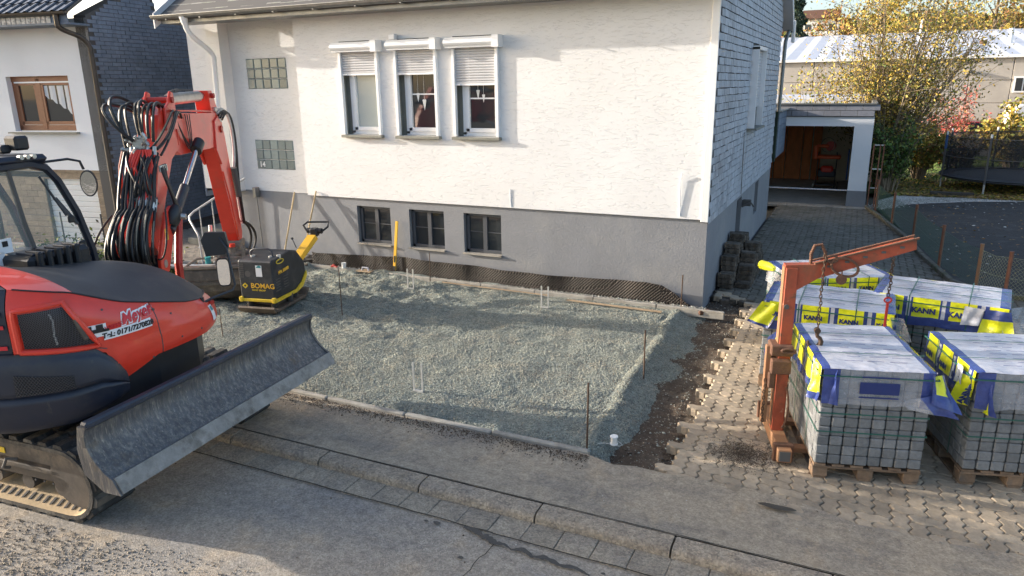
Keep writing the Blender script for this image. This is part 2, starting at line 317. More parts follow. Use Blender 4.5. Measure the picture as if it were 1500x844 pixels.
# street crack, wet runs, oil marks (flat marks 4 mm above)
def ribbon(pts, ws, z):
    b = MB(); n = len(pts); vs = []
    for i, (x, y) in enumerate(pts):
        x1, y1 = pts[min(i + 1, n - 1)]; x0, y0 = pts[max(i - 1, 0)]; dx, dy = x1 - x0, y1 - y0; L = math.hypot(dx, dy) or 1; q = ws[i] / 2
        vs += [(x - dy / L * q, y + dx / L * q, z), (x + dy / L * q, y - dx / L * q, z)]
    b.add(vs, [(2 * i, 2 * i + 1, 2 * i + 3, 2 * i + 2) for i in range(n - 1)]); return b
def wander(a, c, n, amp, seed):
    rr = random.Random(seed); o = []
    for i in range(n + 1): t = i / n; o.append((a[0] + (c[0] - a[0]) * t + rr.uniform(-amp, amp), a[1] + (c[1] - a[1]) * t + rr.uniform(-amp, amp)))
    return o
pts0 = [(-2.46, 4.24), (-2.36, 4.24), (-2.28, 4.20), (-2.22, 4.19), (-2.14, 4.15), (-2.08, 4.17), (-2.0, 4.13), (-1.93, 4.17), (-1.83, 4.12), (-1.74, 4.15), (-1.62, 4.11), (-1.5, 4.13), (-1.38, 4.09)]
wd0 = [.015, .05, .035, .085, .05, .035, .022, .045, .02, .05, .035, .035, .012]; tt = np.linspace(0, 12, 90); pts = [(float(np.interp(t, range(13), [p[0] for p in pts0])), float(np.interp(t, range(13), [p[1] for p in pts0])) + .006 * fbm(t, 0, 1.3)) for t in tt]
ribbon(pts, [max(.006, float(np.interp(t, range(13), wd0)) * (1 + .7 * fbm(t, 5, 2.1))) for t in tt], -.036).build('wet_stain', 'wet_patch', street)
ribbon(wander((-2.14, 4.15), (-2.25, 3.2), 14, .012, 3), [.007] * 15, -.037).build('crack', 'crack', street)
ribbon(wander((-7.2, 4.262), (2.4, 4.262), 90, .006, 4), [.012] * 91, -.037).build('joint_line', 'crack', street)
for i, (x, y, r) in enumerate([(-2.68, 4.2, .02), (-2.77, 4.19, .013), (-2.3, 3.9, .016), (-1.25, 4.05, .02), (-1.3, 4.15, .012), (-1.6, 3.85, .014), (-2.0, 3.75, .03)]):
    b = MB(); b.add([(x + r * 1.5 * math.cos(a) * (1 + .3 * math.sin(a * 3 + i)), y + r * math.sin(a), -.037) for a in [k * math.pi / 6 for k in range(12)]], [tuple(range(12))]); b.build('oil_spot', 'wet_patch', street)
# gravel spilled on the street, lit, bottom left
def stones(name, P, size, mats, lab, cat='gravel', flat=.7, parent=None, mi=None):
    n = len(P); base = np.array([(1, 0, 0), (-1, 0, 0), (0, 1, 0), (0, -1, 0), (0, 0, 1), (0, 0, -1)], float); F0 = np.array([(0, 2, 4), (2, 1, 4), (1, 3, 4), (3, 0, 4), (2, 0, 5), (1, 2, 5), (3, 1, 5), (0, 3, 5)])
    s = np.asarray(size).reshape(-1, 1, 1) * RNG.uniform(.6, 1.25, (n, 1, 1)); V = base[None] * RNG.uniform(.65, 1.2, (n, 6, 1)) * s
    q = RNG.normal(size=(n, 4)); q /= np.linalg.norm(q, axis=1, keepdims=True); a, b_, c, d_ = q.T
    Rm = np.stack([np.stack([1 - 2 * (c * c + d_ * d_), 2 * (b_ * c - a * d_), 2 * (b_ * d_ + a * c)], 1), np.stack([2 * (b_ * c + a * d_), 1 - 2 * (b_ * b_ + d_ * d_), 2 * (c * d_ - a * b_)], 1), np.stack([2 * (b_ * d_ - a * c), 2 * (c * d_ + a * b_), 1 - 2 * (b_ * b_ + c * c)], 1)], 1)
    V = np.einsum('nij,nkj->nki', Rm, V); V[..., 2] *= flat; V = (V + np.asarray(P)[:, None, :]).reshape(-1, 3)
    F = (F0[None] + (np.arange(n) * 6)[:, None, None]).reshape(-1, 3); M_ = np.repeat(mi, 8) if mi is not None else None
    return npmesh(name, V, F, mats, M_, parent, label=lab, cat=cat, kind='stuff')
n = 9000; xs = RNG.normal(-4.9, 1.1, n); ys = RNG.normal(2.15, .55, n); k = (ys < 3.0 + .15 * (xs + 5)); P = np.stack([xs[k], ys[k], np.full(k.sum(), -.045)], 1)
stones('loose_gravel', P, .0085, 'gravel_brown', 'loose grey brown gravel spilled on the street below the excavator track')
# gutter
gut = put('gutter', None, None, None, kind='structure'); rr = random.Random(5)
me_g = MB().box((0, 0, -.07), (.2700, .245, .06), bev=.005).mesh('gutter_slab', 'gutter_slab')
for i in range(56):
    o = put('gutter_slab', me_g, gut, (-12 + i * .274 + rr.uniform(-.002, .002), 4.395 + rr.uniform(-.003, .003), rr.uniform(-.004, .002))); o.rotation_euler = (rr.uniform(-.012, .012), rr.uniform(-.008, .008), rr.uniform(-.006, .006))
MB().box((-4.3, 4.4, -.12), (15.6, .27, .1)).build('joint_bed', 'crack', gut)
# kerb: dropped kerb stones with a rounded front
ks = put('kerb', None, None, None, kind='structure'); prof = [(4.515, -.13), (4.515, -.035), (4.523, .0), (4.540, .018), (4.57, .028), (4.69, .030), (4.698, .024), (4.698, -.13)]
me_k = MB().prism([(y - 4.6, z) for y, z in prof], -.525, .525, 'yz').mesh('kerb_stone', 'kerb_concrete')
x = -.92 - 1.065 * 11
for i in range(17):
    o = put('kerb_stone', me_k, ks, (x + .5325, 4.6 + rr.uniform(-.003, .003), rr.uniform(-.0015, .002))); o.rotation_euler = (0, 0, rr.uniform(-.003, .003)); x += 1.065
MB().box((-3.3, 4.6, -.12), (18, .17, .1)).build('joint_bed', 'crack', ks)
# asphalt footpath between the kerb and the building plot
back = [(x_, 5.615 + .012 * math.sin(x_ * 3.1)) for x_ in np.arange(-14, -2.0, .25)] + [(-1.97, 5.64), (-1.85, 5.61), (-1.67, 5.55), (-1.5, 5.6), (-1.19, 5.585), (-1.0, 5.62), (-.8, 5.6), (-.51, 5.63), (-.3, 5.6), (-.09, 5.57), (.12, 5.50), (.31, 5.43), (.5, 5.46), (.85, 5.44), (1.36, 5.5), (3, 5.47), (6, 5.5)]
NB = len(back); b = MB(); ny = 9
b.grid(NB - 1, ny, lambda u, v: (back[int(round(u * (NB - 1)))][0], 4.71 + (back[int(round(u * (NB - 1)))][1] - 4.71) * v, .0045 + .003 * fbm(back[int(round(u * (NB - 1)))][0], v * .9, 1.6) + .020 * (1 - v) ** 3))
k = len(b.v)
for (x_, y_) in back: b.v += [(x_, y_, .004), (x_, y_ + .004, -.15)]
for i in range(NB - 1): b.f.append((k + 2 * i, k + 2 * i + 1, k + 2 * i + 3, k + 2 * i + 2)); b.mi.append(0)
path = b.build('footpath', 'asphalt_path', smooth=True, kind='structure')
ribbon(wander((-9, 4.704), (4, 4.704), 130, .004, 8), [.007 + .005 * abs(fbm(k, 0, .7)) for k in range(131)], .0335).build('joint_line', 'crack', path)
b = MB(); b.add([(-.285 + .13 * math.cos(a) * (1 + .15 * math.sin(2 * a + 1)), 5.395 + .034 * math.sin(a) * (1 + .2 * math.sin(3 * a)), .03) for a in [k * math.pi / 9 for k in range(18)]], [tuple(range(18))]); b.build('wet_spot', 'wet_patch', path)
n = 5200; xs = RNG.uniform(-8, 2.5, n); ys = RNG.uniform(2.4, 5.6, n); P = np.stack([xs, ys, np.where(ys > 4.52, .012, -.045)], 1)
stones('grit', P, np.clip(RNG.lognormal(-5.9, .5, n), .001, .009), ['concrete', 'soil', 'white_pebble'], mi=RNG.choice([0, 1, 2], n, p=[.4, .4, .2]), lab='scattered grit and crumbs on the footpath and the street', cat='grit')
n = 2600; xs = RNG.uniform(-6.4, -1.9, n); ys = 5.6 - np.abs(RNG.normal(0, .09, n)); P = np.stack([xs, ys, np.full(n, .012)], 1)
stones('soil_crumbs', P, .007, 'soil', 'dark soil crumbs along the back edge of the footpath', 'soil crumbs')
# concrete edging between the footpath and the gravel
ed = put('edging_strip', None, None, None, kind='structure'); me_e = MB().box((0, 0, -.06), (.985, .06, .19), bev=.012).mesh('edging_stone', 'concrete'); x = -1.93 - .5
for i in range(9):
    o = put('edging_stone', me_e, ed, (x, 5.665 + rr.uniform(-.006, .006), rr.uniform(-.012, .0))); o.rotation_euler = (rr.uniform(-.05, .05), rr.uniform(-.006, .006), rr.uniform(-.006, .006)); x -= 1.0
# gravel bed
def crest(y): return -1.98 - .15 * (y - 5.8) / 4
def hg(x, y):
    z = -.014 + .024 * fbm(x, y, 1.1) + .012 * fbm(x, y, 4.)
    wl = max(0, min(1, (-x - 4.2) / 2)) * max(0, min(1, (y - 7.0) / 1.2)); z += wl * (.10 * fbm(x + 9, y * 2.2, 1.8, 5) + .012)
    z += .028 * math.exp(-((y - 9.85) / .16) ** 2) * (1 if x < -2.3 else 0)
    z -= .035 * max(0, 1 - (y - 5.69) / .16) if y < 5.85 else 0
    c = crest(y) + .04 * fbm(y, 1, 2.); ge = gravel_edge(y) + .05 * fbm(x, y, 4.)
    if x > ge - .06: z -= (x - ge + .06) * .55
    if x > c - .1: z += .03 * math.exp(-((x - c + .03) / .07) ** 2)
    if x > c: z -= min(.125, (x - c) * .30) - .02 * fbm(x, y, 5.)
    return z
def gravel_edge(y):
    return np.interp(y, [5.6, 6.1, 6.8, 7.5, 8.5, 9.3, 10.0, 10.6], [-1.84, -1.78, -1.66, -1.7, -1.58, -1.42, -1.55, -1.75])
b = MB(); b.grid(230, 130, lambda u, v: (-10.4 + 9.1 * u, 5.68 + 4.9 * v, hg(-10.4 + 9.1 * u, 5.68 + 4.9 * v)))
b.f = [f for f in b.f if b.v[f[0]][0] < gravel_edge(b.v[f[0]][1]) + .22]; b.mi = [0] * len(b.f)
b.build('gravel_bed', 'gravel_bed', smooth=True, kind='structure')
n = 150000; ys = 5.70 + 4.75 * RNG.random(n) ** 1.25; xs = -9.9 + 8.6 * RNG.random(n); k = xs < np.array([gravel_edge(y) for y in ys]) + RNG.normal(0, .07, n); xs = xs[k]; ys = ys[k]
P = np.stack([xs, ys, np.array([hg(a, c) for a, c in zip(xs, ys)]) + .004], 1)
stones('gravel', P, .0088, ['gravel_stone', 'gravel_brown'], 'grey green crushed gravel levelled in front of the house', mi=(RNG.random(len(P)) < .06).astype(int))
# soil trench between the gravel and the driveway
def hs(x, y): return -.118 + .035 * fbm(x, y, 2.5) + .012 * fbm(x, y, 12.)
b = MB(); b.grid(40, 120, lambda u, v: (-2.5 + 1.33 * u, 5.45 + 6.2 * v, hs(-2.5 + 1.33 * u, 5.45 + 6.2 * v))); b.build('soil', 'soil', smooth=True, kind='structure')
n = 9000; xs = RNG.uniform(-2.0, -1.12, n); ys = RNG.uniform(5.6, 11.4, n); k = ys > 5.62; P = np.stack([xs, ys, np.array([hs(a, c) for a, c in zip(xs, ys)])], 1)
stones('soil_clods', P, np.clip(RNG.lognormal(-5.1, .5, n), .003, .022), ['soil', 'gravel_brown', 'gravel_stone'], 'dark crumbly soil and stones beside the driveway paving', 'soil', mi=RNG.choice([0, 1, 2], n, p=[.55, .2, .25]))

# ------------------------------------------------------------------ driveway of interlocking pavers
AX, AY = .124, .112
def hpt(i, j): return [(i * AX, j * AY), ((i + .28) * AX, j * AY + .009), ((i + .72) * AX, j * AY - .009)]
def vpt(i, j): return [(i * AX, j * AY), (i * AX + .0165, (j + .25) * AY), (i * AX - .0165, (j + .75) * AY)]
def outline(w_, h_):
    o = []
    for i in range(w_): o += hpt(i, 0)
    for j in range(h_): o += vpt(w_, j)
    for i in range(w_ - 1, -1, -1):
        q = hpt(i, h_); o += [((i + 1) * AX, h_ * AY), q[2], q[1]]
    for j in range(h_ - 1, -1, -1):
        q = vpt(0, j); o += [(0, (j + 1) * AY), q[2], q[1]]
    return o
def paver_geo(w_, h_):
    o = outline(w_, h_); cx, cy = w_ * AX / 2, h_ * AY / 2; n = len(o)
    def sc(g):
        return [(cx + (x - cx) * (1 - g * 1.3 / cx), cy + (y - cy) * (1 - g * 1.0 / cy)) for x, y in o]
    a, c = sc(.0035), sc(.0085); vs = [(x, y, -.08) for x, y in a] + [(x, y, -.006) for x, y in a] + [(x, y, 0) for x, y in c]
    fs = [(i + k * n, (i + 1) % n + k * n, (i + 1) % n + (k + 1) * n, i + (k + 1) * n) for k in (0, 1) for i in range(n)] + [tuple(range(2 * n, 3 * n))]
    return [(x - cx, y - cy, z) for x, y, z in vs], fs, (cx, cy)
GEO = {(2, 1): paver_geo(2, 1), (1, 2): paver_geo(1, 2)}
dw = put('driveway', None, None, None, kind='structure')
ox, oy = -1.207, 5.53
def curbx(y): return float(np.interp(y, [5, 12.7, 12.8, 13.5, 17.2, 21.3], [6, 6, 2.1, 1.58, 1.1, .32]))
def left(y): return -1.207 if y < 11.25 else -1.86
cells = []
for i in range(-8, 60):
    for j in range(-2, 142):
        kk = (i + j) % 4
        for (w_, h_) in (((2, 1),) if kk == 0 else ((1, 2),) if kk == 2 else ()):
            x0, y0 = ox + i * AX, oy + j * AY; x1, y1 = x0 + w_ * AX, y0 + h_ * AY; cxx, cyy = (x0 + x1) / 2, (y0 + y1) / 2
            if cxx < left(cyy) - .005 - (0 if w_ == 2 else -.05): continue
            if cyy > 11.25 and x0 < -1.9: continue
            if x1 > curbx(cyy) + .1 or y1 > 21.05 or cxx > 5.2: continue
            cells.append((cyy + abs(cxx) * .15, w_, h_, cxx, cyy))
cells.sort(); PM = {k_: MB().add(g[0], g[1]).mesh('paver', 'paver') for k_, g in GEO.items()}
def hd(x, y): return .006 * fbm(x, y, .9)
vis = [c for c in cells if c[4] > 5.45 and not (-.15 < c[3] < .8 and 6.4 < c[4] < 7.3) and c[3] < .75 * c[4] * .55 + .6]
one = set(map(id, vis[:300])); b = MB()
for c in cells:
    _, w_, h_, x, y = c; z = hd(x, y) + rr.uniform(-.0035, .0025); rx, ry = rr.uniform(-.02, .02), rr.uniform(-.02, .02); rz = rr.uniform(-.008, .008)
    if id(c) in one:
        o = put('paver', PM[(w_, h_)], dw, (x, y, z)); o.rotation_euler = (rx, ry, rz)
    else:
        b.add(GEO[(w_, h_)][0], GEO[(w_, h_)][1], int(y + .35 * x + .5 * fbm(x, y, .8) > 11.0), T(x, y, z) @ Matrix.Rotation(rx, 4, 'X') @ Matrix.Rotation(ry, 4, 'Y') @ Matrix.Diagonal((.955, .955, 1, 1) if y > 9.5 else (1, 1, 1, 1)))  # rear pavers get the copy with shade painted into the colour
b.build('pavers', ['paver', 'paver_shaded'], dw, kind='stuff')
slab('paving_bed', [(-1.16, 5.4), (6, 5.4), (6, 12.8), (2.1, 12.8), (1.55, 13.5), (1.1, 17.2), (.35, 21.2), (-1.86, 21.2), (-1.86, 11.3), (-1.16, 11.3)], -.13, -.022, 'paver_bed', parent=dw)
n = 2500; xs = RNG.normal(-.62, .16, n); ys = RNG.normal(6.2, .12, n); P = np.stack([xs, ys, np.full(n, .003)], 1)
stones('loose_soil', P, .005, 'soil', 'small spill of brown soil on the pavers by the lifting fork', 'soil')
# garage apron slabs
ap = put('garage_apron', None, None, None, kind='structure'); me_a = MB().box((0, 0, 0), (.49, .3, .06), bev=.006).mesh('apron_slab', 'concrete')
for i in range(6): put('apron_slab', me_a, ap, (-2.35 + .5 * i, 21.05, -.018))

# ------------------------------------------------------------------ right neighbour: court, pebbles, lawn
sheet('dark_court', [(2.35, 12.75), (14, 11.5), (14, 25.2), (5.0, 24.0), (3.0, 23.35), (1.3, 22.2), (.75, 21.0), (1.2, 17.2), (1.7, 13.6)], -.012, 'asphalt_dark', kind='structure')
sheet('pebble_strip', [(.72, 21.1), (1.28, 22.22), (2.98, 23.36), (5, 24.1), (5, 24.6), (2.4, 24.6), (1.2, 24.0), (.6, 22.6)], -.016, 'white_pebble', kind='structure')
n = 5000; t_ = RNG.random(n); P = np.stack([np.interp(t_, [0, .3, .7, 1], [.75, 1.4, 3.0, 5.0]) + RNG.normal(-.1, .16, n), np.interp(t_, [0, .3, .7, 1], [21.4, 22.7, 23.9, 24.4]) + RNG.normal(0, .13, n), np.full(n, -.01)], 1)
stones('pebbles', P, .02, ['white_pebble', 'concrete'], 'pale pebbles along the far edge of the dark court', 'pebbles', mi=(RNG.random(n) < .4).astype(int))
b = MB(); b.grid(60, 40, lambda u, v: (-4 + 26 * u, 24.3 + 15 * v, -.03 + .05 * fbm(-4 + 26 * u, v * 15, .5))); b.build('lawn', 'lawn', smooth=True, kind='structure')
def blades(name, P, h, m_, lab, cat, wd=.012, par=None):
    n = len(P); a = RNG.uniform(0, 6.28, n); ln = RNG.normal(0, .35, (n, 2)); hh = h * RNG.uniform(.5, 1.3, n); P = np.asarray(P); dx = np.stack([np.cos(a), np.sin(a), 0 * a], 1) * wd
    tip = P + np.stack([ln[:, 0] * hh, ln[:, 1] * hh, hh], 1); V = np.stack([P - dx, P + dx, tip], 1).reshape(-1, 3); return npmesh(name, V, np.arange(3 * n).reshape(-1, 3), m_, parent=par, label=lab, cat=cat, kind='stuff')
n = 26000; P = np.stack([RNG.uniform(.3, 14, n), RNG.uniform(24.6, 38, n), np.full(n, -.02)], 1); blades('grass', P, .06, 'grass', 'green lawn grass behind the trampoline', 'grass', .02)
def leafquads(P, s, nrm=None, flat=False):
    n = len(P); P = np.asarray(P); a = RNG.normal(size=(n, 3)); 
    if flat: a = a * np.array([1, 1, .12])
    a /= np.linalg.norm(a, axis=1, keepdims=True); c = RNG.normal(size=(n, 3)); 
    if flat: c = c * np.array([1, 1, .12])
    c -= a * (a * c).sum(1, keepdims=True); c /= np.linalg.norm(c, axis=1, keepdims=True); s = (np.asarray(s) * RNG.uniform(.6, 1.3, n))[:, None]
    V = np.stack([P - a * s, P + c * s * .5, P + a * s, P - c * s * .5], 1).reshape(-1, 3); return V, np.arange(4 * n).reshape(-1, 4)
n = 9000; P = np.stack([RNG.uniform(.6, 6, n), 23.9 + np.abs(RNG.normal(0, 1.9, n)), RNG.uniform(0, .03, n)], 1); V, F = leafquads(P, .055, flat=True)
npmesh('fallen_leaves', V, F, ['dry_leaf', 'leaf_yellow', 'leaf_olive'], RNG.choice([0, 1, 2], n, p=[.55, .2, .25]), label='brown fallen leaves on the lawn behind the fence', cat='fallen leaves', kind='stuff')
# curb under the wire fence
cb = put('fence_kerb', None, None, None, kind='structure'); pts = [(3.1, 12.72), (2.12, 12.83), (1.62, 13.55), (1.3, 15.5), (1.1, 17.2), (.72, 19.3), (.36, 21.15)]
for a, c in zip(pts, pts[1:]):
    L = math.dist(a, c); k = max(1, round(L / .8)); an = math.atan2(c[1] - a[1], c[0] - a[0])
    for i in range(k):
        t = (i + .5) / k; MB().box((0, 0, 0), (L / k - .008, .09, .16), bev=.012).build('kerb_stone', 'kerb_dark', cb, loc=(a[0] + (c[0] - a[0]) * t, a[1] + (c[1] - a[1]) * t, -.01 + rr.uniform(-.01, .01)), rot=an)

# ================================================================== MAIN HOUSE
def wall_xz(b, x0, x1, z0, z1, holes, y, depth, mi=0, back=None, mi_r=0):
    """wall facing -Y with rectangular holes and their reveals"""
    xs = sorted({x0, x1, *[h[0] for h in holes], *[h[1] for h in holes]}); zs = sorted({z0, z1, *[h[2] for h in holes], *[h[3] for h in holes]})
    for i in range(len(xs) - 1):
        for j in range(len(zs) - 1):
            cx, cz = (xs[i] + xs[i + 1]) / 2, (zs[j] + zs[j + 1]) / 2
            if any(h[0] < cx < h[1] and h[2] < cz < h[3] for h in holes): continue
            b.add([(xs[i], y, zs[j]), (xs[i + 1], y, zs[j]), (xs[i + 1], y, zs[j + 1]), (xs[i], y, zs[j + 1])], [(0, 1, 2, 3)], mi)
    for a, c, d_, e in holes:
        q = y + depth; b.add([(a, y, d_), (c, y, d_), (c, y, e), (a, y, e), (a, q, d_), (c, q, d_), (c, q, e), (a, q, e)], [(0, 4, 5, 1), (1, 5, 6, 2), (2, 6, 7, 3), (3, 7, 4, 0)], mi_r)
    return b
house = thing('house', (-1.89, 10.69, 0), 'white roughcast house with grey basement band, slate clad side and three shuttered windows', 'house')
H0 = Vector((-1.89, 10.69, 0)); HM = T(*(-H0))
WIN = [(-8.325, -7.51, 3.47), (-7.18, -6.355, 3.46), (-6.065, -5.235, 3.275)]
CEL = [(-8.22, -7.49), (-7.09, -6.375), (-5.985, -5.27)]
b = MB(); wall_xz(b, -9.31, -1.90, 1.31, 4.75, [(a, c, 2.45, 4.02) for a, c, _ in WIN], 10.65, .16, mi_r=1)
b.add([(-9.31, 10.65, 1.31), (-9.31, 11.05, 1.31), (-9.31, 11.05, 4.75), (-9.31, 10.65, 4.75)], [(0, 1, 2, 3)]); b.add([(-9.31, 10.65, 1.31), (-1.9, 10.65, 1.31), (-1.9, 10.8, 1.31), (-9.31, 10.8, 1.31)], [(3, 2, 1, 0)])
b.build('front_wall', ['stucco', 'dark_reveal'], house, M=HM)
b = MB(); wall_xz(b, -9.27, -1.89, -.3, 1.31, [(a, c, .48, 1.165) for a, c in CEL], 10.69, .13)
# side basement wall facing +X with two narrow openings
def wall_yz(b, y0, y1, z0, z1, holes, x, depth, mi=0):
    k0 = len(b.v); bb = MB(); wall_xz(bb, y0, y1, z0, z1, holes, 0, depth, mi); b.add([(x - p[1], p[0], p[2]) for p in bb.v], bb.f, 0); b.mi[-len(bb.mi):] = bb.mi
wall_yz(b, 10.69, 18.8, -.3, 1.26, [(13.55, 14.15, -.1, 1.18), (16.05, 16.6, .5, 1.19)], -1.89, .12)
b.add([(-9.27, 10.69, -.3), (-9.27, 11.1, -.3), (-9.27, 11.1, 1.31), (-9.27, 10.69, 1.31)], [(0, 1, 2, 3)])
b.build('basement_wall', 'plinth_paint', house, M=HM)
# recessed stair bay at the left with its pilaster
q = 11.05 / 10.75; GB = [(-10.6 * q, -9.63 * q, 3.25 - .0 * q, 3.25 + .55 * q), (-10.58 * q, -9.64 * q, 3.25 - 1.5 * q, 3.25 - .94 * q)]
b = MB(); wall_xz(b, -11.75, -9.31, 1.27, 4.75, GB, 11.05, .05); b.box((-11.44, 10.93, 3.0), (.32, .26, 3.5)); b.box((-12.0, 11.4, 3.0), (.8, .7, 3.5)); b.build('stair_bay_wall', 'stucco', house, M=HM)
b = MB(); b.box((-10.6, 11.2, .5), (2.6, .28, 1.54)); b.build('stair_bay_basement', 'plinth_paint', house, M=HM)
b = MB(); b.box((-6.8, 15.0, 2.2), (9.5, 7.4, 5)); b.build('inner_core', 'joint_dark', house, M=HM)
# body behind and gable above
b = MB(); b.prism([(10.69, 1.26), (18.8, 1.26), (18.8, 4.62), (14.75, 7.9), (10.69, 4.72)], -1.98, -1.90, 'yz'); b.build('gable_wall', 'joint_dark', house, M=HM)
# white corner board and the joint bead on the render
MB().box((-1.925, 10.66, 3.0), (.11, .035, 3.44), bev=.006).build('corner_board', 'white_paint', house, M=HM @ T(0, -.02, 0))
MB().tube([(-5.06, 10.645, 1.33), (-5.075, 10.64, 1.62)], .006, 5).build('cable', 'white_pvc', house, M=HM)
MB().tube([(-2.29, 10.64, 1.35), (-2.3, 10.62, 1.9), (-2.27, 10.6, 1.98)], .01, 6).build('vent_pipe', 'white_pvc', house, M=HM)
# side slates: real courses, the nearest 300 single parts
sg = MB().box((0, 0, 0), (.008, .194, .0965)).v; sf = MB().box((0, 0, 0), (.008, .194, .0965)).f
me_s = MB().add(sg, sf).mesh('slate', 'slate_light'); slates = []
for r_ in range(60):
    z = 1.30 + r_ * .107
    if z > 7.6: break
    for k in range(42):
        y = 10.76 + k * .2 + (.1 if r_ % 2 else 0)
        if y > 18.72 or z > 4.65 + (y - 10.69) * .78 or z > 4.62 + (18.8 - y) * .78: continue
        if 14.0 < y < 15.2 and 2.42 < z < 3.93: continue
        slates.append((y * 1.0 + abs(z - 2.5) * .8, y, z))
slates.sort(); b = MB()
for i, (_, y, z) in enumerate(slates):
    Mx = T(-1.872 + rr.uniform(-.002, .002), y, z + rr.uniform(-.004, .004)) @ Matrix.Rotation(-.05 + rr.uniform(-.02, .02), 4, 'Y') @ Matrix.Rotation(rr.uniform(-.012, .012), 4, 'X')
    if i < 300: o = put('slate', me_s, house); o.matrix_basis = HM @ Mx; 
    else: b.add(sg, sf, 0, HM @ Mx)
b.build('slates', 'slate_light', house, kind='stuff')
# side window in the slate wall
wn = MB().box((-1.83, 14.04, 3.14), (.16, .05, 1.42)).box((-1.83, 15.16, 3.14), (.16, .05, 1.42)).box((-1.83, 14.6, 3.84), (.16, 1.17, .06)).build('window_frame', 'white_pvc', house, M=HM)
MB().box((-1.80, 14.6, 2.42), (.2, 1.25, .035)).build('window_sill', 'sill_stone', house, M=HM)
for i in range(19): MB().box((0, 0, 0), (.014, 1.06, .05), bev=.006).build('shutter_slat', 'shutter_slat', wn, loc=(-1.845 - H0.x, 14.6 - H0.y, 3.78 - .0535 * i - H0.z))
MB().box((-1.87, 14.6, 2.62), (.02, 1.06, .38)).build('glass', 'glass_dark', wn, M=HM)
for (y0, y1, z0, z1) in ((13.55, 14.15, -.1, 1.18), (16.05, 16.6, .5, 1.19)):
    MB().box((-2.0, (y0 + y1) / 2, (z0 + z1) / 2), (.02, y1 - y0, z1 - z0)).build('cellar_opening', 'grille', house, M=HM)
MB().box((-1.80, 14.2, 1.05), (.16, .08, .12), bev=.01).tube([(-1.86, 14.0, 1.0), (-1.7, 14.02, 1.08), (-1.66, 14.1, 1.0)], .018, 6).build('wall_lamp', 'joint_dark', house, M=HM)
MB().tube([(-1.83, 13.55, 1.3), (-1.835, 13.5, 2.2), (-1.84, 13.52, 2.35), (-1.86, 13.7, 2.38)], .008, 5).build('cable', 'zinc', house, M=HM)
# rear corner downpipe, slate clad box at the back corner, eave board
MB().tube([(-1.75, 19.3, 4.5), (-1.80, 18.95, 4.15), (-1.80, 18.9, 3.9), (-1.81, 18.86, 2.56)], .045, 10).build('downpipe', 'zinc', house, smooth=True, M=HM)
by = thing('slate_clad_box', (-1.9, 19, 1.4), 'slate clad wooden box fixed at the rear corner of the house above the driveway', 'wall box')
MB().box((-.35, 1.15, .57), (.8, 2.2, 1.14)).build('body', 'slate_dark', by); MB().box((.04, .03, .55), (.06, .12, 1.2)).build('green_board', 'needle', by); MB().box((-.3, 1.15, 1.16), (.9, 2.3, .03)).build('top_cover', 'concrete', by)
for i in range(7): MB().box((.07, 1.2, .1 + i * .155), (.02, 2.0, .15), bev=.005).build('cladding_board', 'slate_dark', by)
# roof: eave slates, gutter, soffit
rf = MB(); sl_ = math.tan(R(36))
rf.add([(-12.05, 10.12, 4.56), (-1.68, 10.12, 4.56), (-1.68, 14.75, 4.56 + 4.63 * sl_), (-12.05, 14.75, 4.56 + 4.63 * sl_), (-12.05, 10.12, 4.50), (-1.68, 10.12, 4.50), (-1.68, 14.75, 4.5 + 4.63 * sl_), (-12.05, 14.75, 4.5 + 4.63 * sl_)], [(0, 1, 2, 3), (7, 6, 5, 4), (0, 4, 5, 1), (1, 5, 6, 2), (3, 7, 4, 0)])
VG = [(10.05, 4.36), (14.75, 4.36 + 4.63 * sl_ + .03), (19.45, 4.26), (19.45, 4.52), (14.75, 4.62 + 4.63 * sl_ + .03), (10.05, 4.62)]
rf.add([(-12.05, 19.4, 4.46), (-1.68, 19.4, 4.46), (-1.68, 14.75, 4.56 + 4.63 * sl_), (-12.05, 14.75, 4.56 + 4.63 * sl_)], [(1, 0, 3, 2)]); roof = rf.build('roof', 'joint_dark', house, M=HM)
sg2 = MB().box((0, 0, 0), (.30, .26, .012)); me_r = sg2.mesh('roof_slate', 'roof_slate')
for r_ in range(6):
    for k in range(36 if r_ < 6 else 0):
        x = -11.93 + .15 * (r_ % 2) + k * .303
        if x > -1.75: continue
        o = put('roof_slate', me_r, roof); o.matrix_basis = HM @ T(x + rr.uniform(-.01, .01), 10.2 + r_ * .17, 4.585 + r_ * .17 * sl_ + .018) @ Matrix.Rotation(R(36) - .06 + rr.uniform(-.02, .02), 4, 'X') @ Matrix.Rotation(rr.uniform(-.02, .02) + .04, 4, 'Z')
def gutter_mb(x0, x1, y, z, r=.065, M=None):
    b = MB(); n = 8; ang = [math.pi + math.pi * i / n for i in range(n + 1)]
    for q_, rr_ in ((0, r), (1, r - .006)): pass
    out = [(y + r * math.cos(a), z + r * math.sin(a)) for a in ang] + [(y + (r - .007) * math.cos(a), z + (r - .007) * math.sin(a)) for a in reversed(ang)]
    b.prism(out, x0, x1, 'yz', M=M); b.tube([(x0, y - r, z + .003), (x1, y - r, z + .003)], .011, 8, M=M); return b
gt = gutter_mb(-12.12, -1.62, 10.08, 4.575).build('gutter', 'zinc', roof, smooth=True, M=HM)
for k in range(13): MB().box((-11.7 + k * .85, 10.08, 4.50), (.03, .15, .014)).build('gutter_bracket', 'zinc', gt, M=HM)
MB().box((-6.85, 10.42, 4.46), (10.3, .5, .03)).box((-6.85, 10.17, 4.50), (10.3, .025, .12)).build('soffit', 'zinc', roof, M=HM)
for x_ in (-1.70, -12.08): MB().prism(VG, x_, x_ + .03, 'yz').build('verge_board', 'shutter_slat', roof, M=HM)
